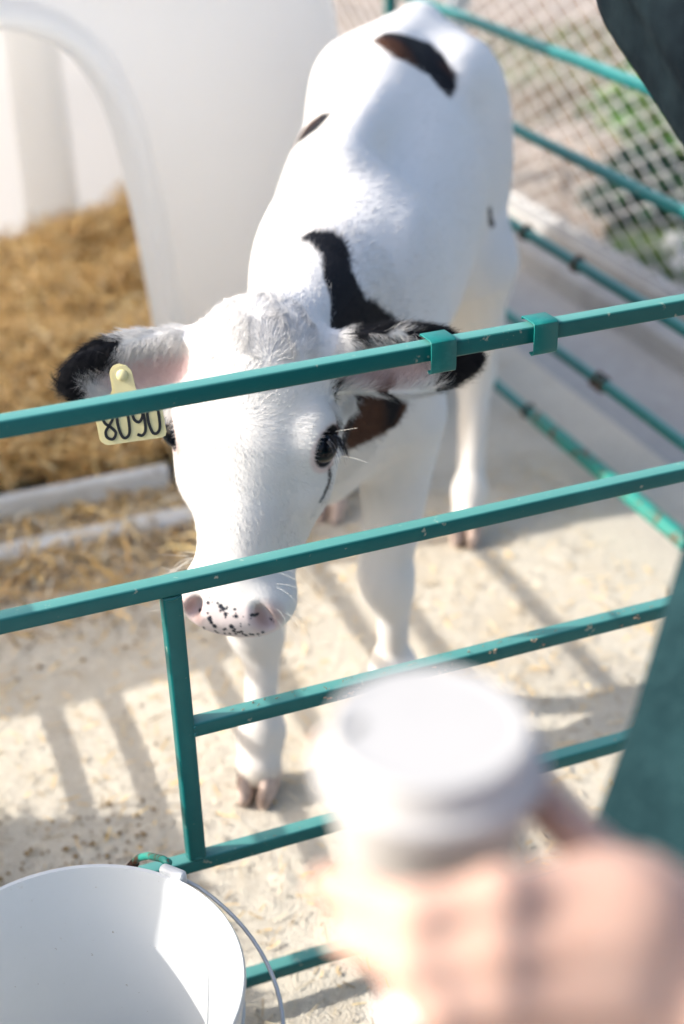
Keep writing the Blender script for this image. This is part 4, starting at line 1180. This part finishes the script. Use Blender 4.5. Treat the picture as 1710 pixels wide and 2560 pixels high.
# ------------------------------------------------------------------ the person holding the cup
pr = empty('person', (0.42, -0.62, 0.0), 'person in teal skirt and dark jacket leaning in from the right, holding a cup', 'person')
H = Body()
F_ = dict(
 index=[(-0.0596, -0.8851, 1.0276), (-0.1045, -0.8850, 1.0400), (-0.133, -0.8770, 1.0347), (-0.1500, -0.8360, 1.0180)],
 middle=[(-0.0647, -0.9008, 1.0186), (-0.1100, -0.8945, 1.0255), (-0.1375, -0.8860, 1.0200), (-0.1500, -0.8480, 1.0040)],
 ring=[(-0.0703, -0.9105, 1.0037), (-0.1130, -0.9020, 1.0105), (-0.1340, -0.8985, 1.0090), (-0.1440, -0.8890, 1.0060)],
 pinky=[(-0.0768, -0.9097, 0.9854), (-0.1110, -0.8980, 0.9920), (-0.1272, -0.8889, 0.9900), (-0.1345, -0.8736, 0.9860)],
 thumb=[(-0.0378, -0.8595, 1.000), (-0.0500, -0.802, 1.006), (-0.085, -0.757, 1.012), (-0.122, -0.757, 1.014)])
for nm, J in F_.items():
    r0 = 0.0108 if nm == 'thumb' else (0.0086 if nm == 'pinky' else 0.0100)
    for i in range(3):
        H.cone(J[i], J[i + 1], r0 * (1 - .09 * i), r0 * (1 - .09 * (i + 1)), 0.0065)
J0s = np.mean([F_[k][0] for k in ('index', 'middle', 'ring', 'pinky')], axis=0)
H.ell(J0s + np.array([0.006, 0.006, -0.002]), (0.034, 0.020, 0.036), (nrm((1, -.35, -.1)), nrm((.35, 1, 0)), UPZ), 0.02)
W1 = np.array([-0.015, -0.935, 0.985]); EL = np.array([0.215, -0.80, 0.965]); SHo = np.array([0.44, -0.36, 1.22])
H.cone((-0.050, -0.885, 1.012), (-0.020, -0.915, 0.995), 0.016, 0.021, 0.012)
H.cone((-0.056, -0.898, 1.002), (-0.018, -0.925, 0.988), 0.015, 0.020, 0.012)
H.cone((-0.060, -0.905, 0.988), (-0.018, -0.930, 0.980), 0.014, 0.020, 0.012)
H.cone((-0.030, -0.868, 0.998), (-0.010, -0.915, 0.990), 0.015, 0.018, 0.012)
H.cone((-0.018, -0.922, 0.988), W1, 0.023, 0.021, 0.012)
H.cone(W1, W1 * .55 + EL * .45, 0.021, 0.030, 0.02)
H.cone(W1 * .55 + EL * .45, EL, 0.030, 0.033, 0.02)
H.cone(EL, SHo, 0.034, 0.045, 0.02)
# trunk, other arm, head and legs of the same figure
HIP = np.array([0.40, -0.70, 0.92]); WST = np.array([0.45, -0.55, 1.06]); CH = np.array([0.530, -0.175, 1.20]); NK = np.array([0.58, 0.00, 1.37])
fx = (nrm(np.array([-0.25, 1, 0])), nrm(np.array([1, 0.25, 0])), UPZ)
H.cone(HIP, WST, 0.12, 0.105, 0.05); H.cone(WST, CH + np.array([0.03, 0.05, 0.0]), 0.095, 0.085, 0.05)
H.cone(SHo + np.array([0.02, 0.03, 0.04]), CH + np.array([0.20, 0.05, 0.08]), 0.055, 0.055, 0.05)
H.cone(CH + np.array([0.03, .07, .06]), NK, 0.055, 0.045, 0.04)
H.ell(NK + np.array([-0.02, 0.07, 0.12]), (0.095, 0.075, 0.115), fx, 0.03)
H.ell(NK + np.array([-0.045, 0.155, 0.10]), (0.018, 0.012, 0.02), fx, 0.012)
H.cone(CH + np.array([0.20, 0.05, 0.08]), (0.90, -0.32, 1.00), 0.045, 0.036, 0.03); H.cone((0.90, -0.32, 1.00), (0.80, -0.05, 0.90), 0.034, 0.022, 0.03)
H.ell((0.79, -0.03, 0.885), (0.045, 0.035, 0.02), fx, 0.02)
for q in (-1, 1):
    Lg = HIP + fx[1] * q * 0.08
    H.cone(Lg, (Lg[0], Lg[1] + 0.02, 0.48), 0.085, 0.055, 0.04); H.cone((Lg[0], Lg[1] + 0.02, 0.46), (Lg[0], Lg[1] - 0.03, 0.09), 0.052, 0.034, 0.03)
Vh, Fh = H.mesh(0.0045)
mesh_obj('person_body', Vh, Fh, M_SKIN, pr)
# white nails
for J, nm in ((F_['ring'], 0),):
    tip = np.array(J[3]); d = nrm(np.array(J[3]) - np.array(J[2])); o_ = nrm(tip - np.array([cc[0], cc[1], tip[2]])); o_ = nrm(o_ - (o_ @ d) * d); s = np.cross(d, o_)
    V, Fc = [], []
    r0 = 0.0074
    nu, nv = 7, 7
    for i in range(nu):
        t = i / (nu - 1); wdt = math.sqrt(max(0.02, 1 - (1 - min(1, t * 1.8)) ** 2))
        for j in range(nv):
            ph = (j / (nv - 1) - .5) * 1.9 * wdt
            V.append(tip + d * (-0.0085 + 0.0135 * t) + o_ * (r0 + 0.0012) * math.cos(ph) + s * (r0 + 0.0006) * math.sin(ph))
    for i in range(nu - 1):
        for j in range(nv - 1): Fc.append((i * nv + j, i * nv + j + 1, (i + 1) * nv + j + 1, (i + 1) * nv + j))
    mesh_obj('fingernail', V, Fc, M_NAIL, pr)
# skirt: a flared shell
def shell(name, rings, m, seg=72, fold=0.0, nf=9, thick=0.004):
    V, Fc = [], []
    for (cx, cy, cz, rx, ry, tilt) in rings:
        for k in range(seg):
            t = 2 * math.pi * k / seg; w = 1 + fold * (tilt) * math.sin(nf * t + 1.3 * math.sin(2 * t))
            p = fx[1] * rx * math.cos(t) * w + fx[0] * ry * math.sin(t) * w
            V.append((cx + p[0], cy + p[1], cz))
    n = len(rings)
    for i in range(n - 1):
        for k in range(seg):
            l = (k + 1) % seg; Fc.append((i * seg + k, i * seg + l, (i + 1) * seg + l, (i + 1) * seg + k))
    o = mesh_obj(name, V, Fc, m, pr); sd = o.modifiers.new('thickness', 'SOLIDIFY'); sd.thickness = thick; return o
rings = []
for z, r, cx, cy in ((1.06, 0.118, 0.45, -0.55), (1.02, 0.140, .43, -.57), (0.97, 0.172, .405, -.60), (0.93, 0.190, .375, -.645), (0.86, 0.232, .345, -.73), (0.80, 0.274, .325, -.80), (0.72, 0.315, .335, -.83), (0.62, 0.345, .345, -.85), (0.52, 0.36, .35, -.86), (0.44, 0.37, .35, -.86)):
    rings.append((cx, cy, z, r * 1.08, r * 0.95, max(0, (1.0 - z)) * 1.6))
shell('skirt', rings, M_SKIRT, 128, 0.11, 9)
J_ = Body()
J_.cone(WST + np.array([0, 0, -0.03]), WST, 0.130, 0.128, 0.04); J_.cone(WST, CH + np.array([0.012, 0.06, 0.03]), 0.128, 0.150, 0.05)
J_.cone(SHo + np.array([0.02, 0.03, 0.04]), CH + np.array([0.20, 0.05, 0.08]), 0.078, 0.078, 0.05)
J_.cone(SHo, EL * .75 + SHo * .25, 0.066, 0.058, 0.03)
J_.cone(CH + np.array([0.20, 0.05, 0.08]), (0.90, -0.32, 1.00), 0.064, 0.055, 0.03); J_.cone((0.90, -0.32, 1.00), (0.82, -0.11, 0.925), 0.052, 0.038, 0.03)
J_.cone(CH + np.array([0.012, 0.06, 0.05]), NK - np.array([-0.005, -.02, .04]), 0.13, 0.085, 0.05)
Vj, Fj = J_.mesh(0.012)
Nj = J_.grad(Vj); Vj = Vj + Nj * (0.009 * np.sin((Vj @ np.array([0.7, -0.5, 1.0])) * 60 + 3 * np.sin(Vj @ np.array([9, 4, -6.]))))[:, None]
mesh_obj('jacket', Vj, Fj, M_JACKET, pr)
Hh = Body(); Hh.ell(NK + np.array([0.0, 0.055, 0.15]), (0.105, 0.088, 0.115), fx, 0.04); Hh.cone(NK + np.array([0.02, 0.0, 0.13]), NK + np.array([0.05, -0.06, -0.06]), 0.075, 0.05, 0.04)
Hh.cut(NK + np.array([-0.045, 0.17, 0.10]), (0.08, 0.075, 0.10), fx, 0.02)
Vk, Fk = Hh.mesh(0.012); mesh_obj('hair', Vk, Fk, M_HAIRP, pr)
for q in (-1, 1):
    Lg = HIP + fx[1] * q * 0.08; Sh = Body(); Sh.ell((Lg[0] - .01, Lg[1] + 0.03, 0.035), (0.125, 0.043, 0.038), fx, 0.02); Sh.ell((Lg[0], Lg[1] - 0.04, 0.06), (0.05, 0.042, 0.055), fx, 0.03)
    Vs, Fs = Sh.mesh(0.01); Vs[:, 2] = np.maximum(Vs[:, 2], 0.002); mesh_obj('shoe', Vs, Fs, M_JACKET, pr)
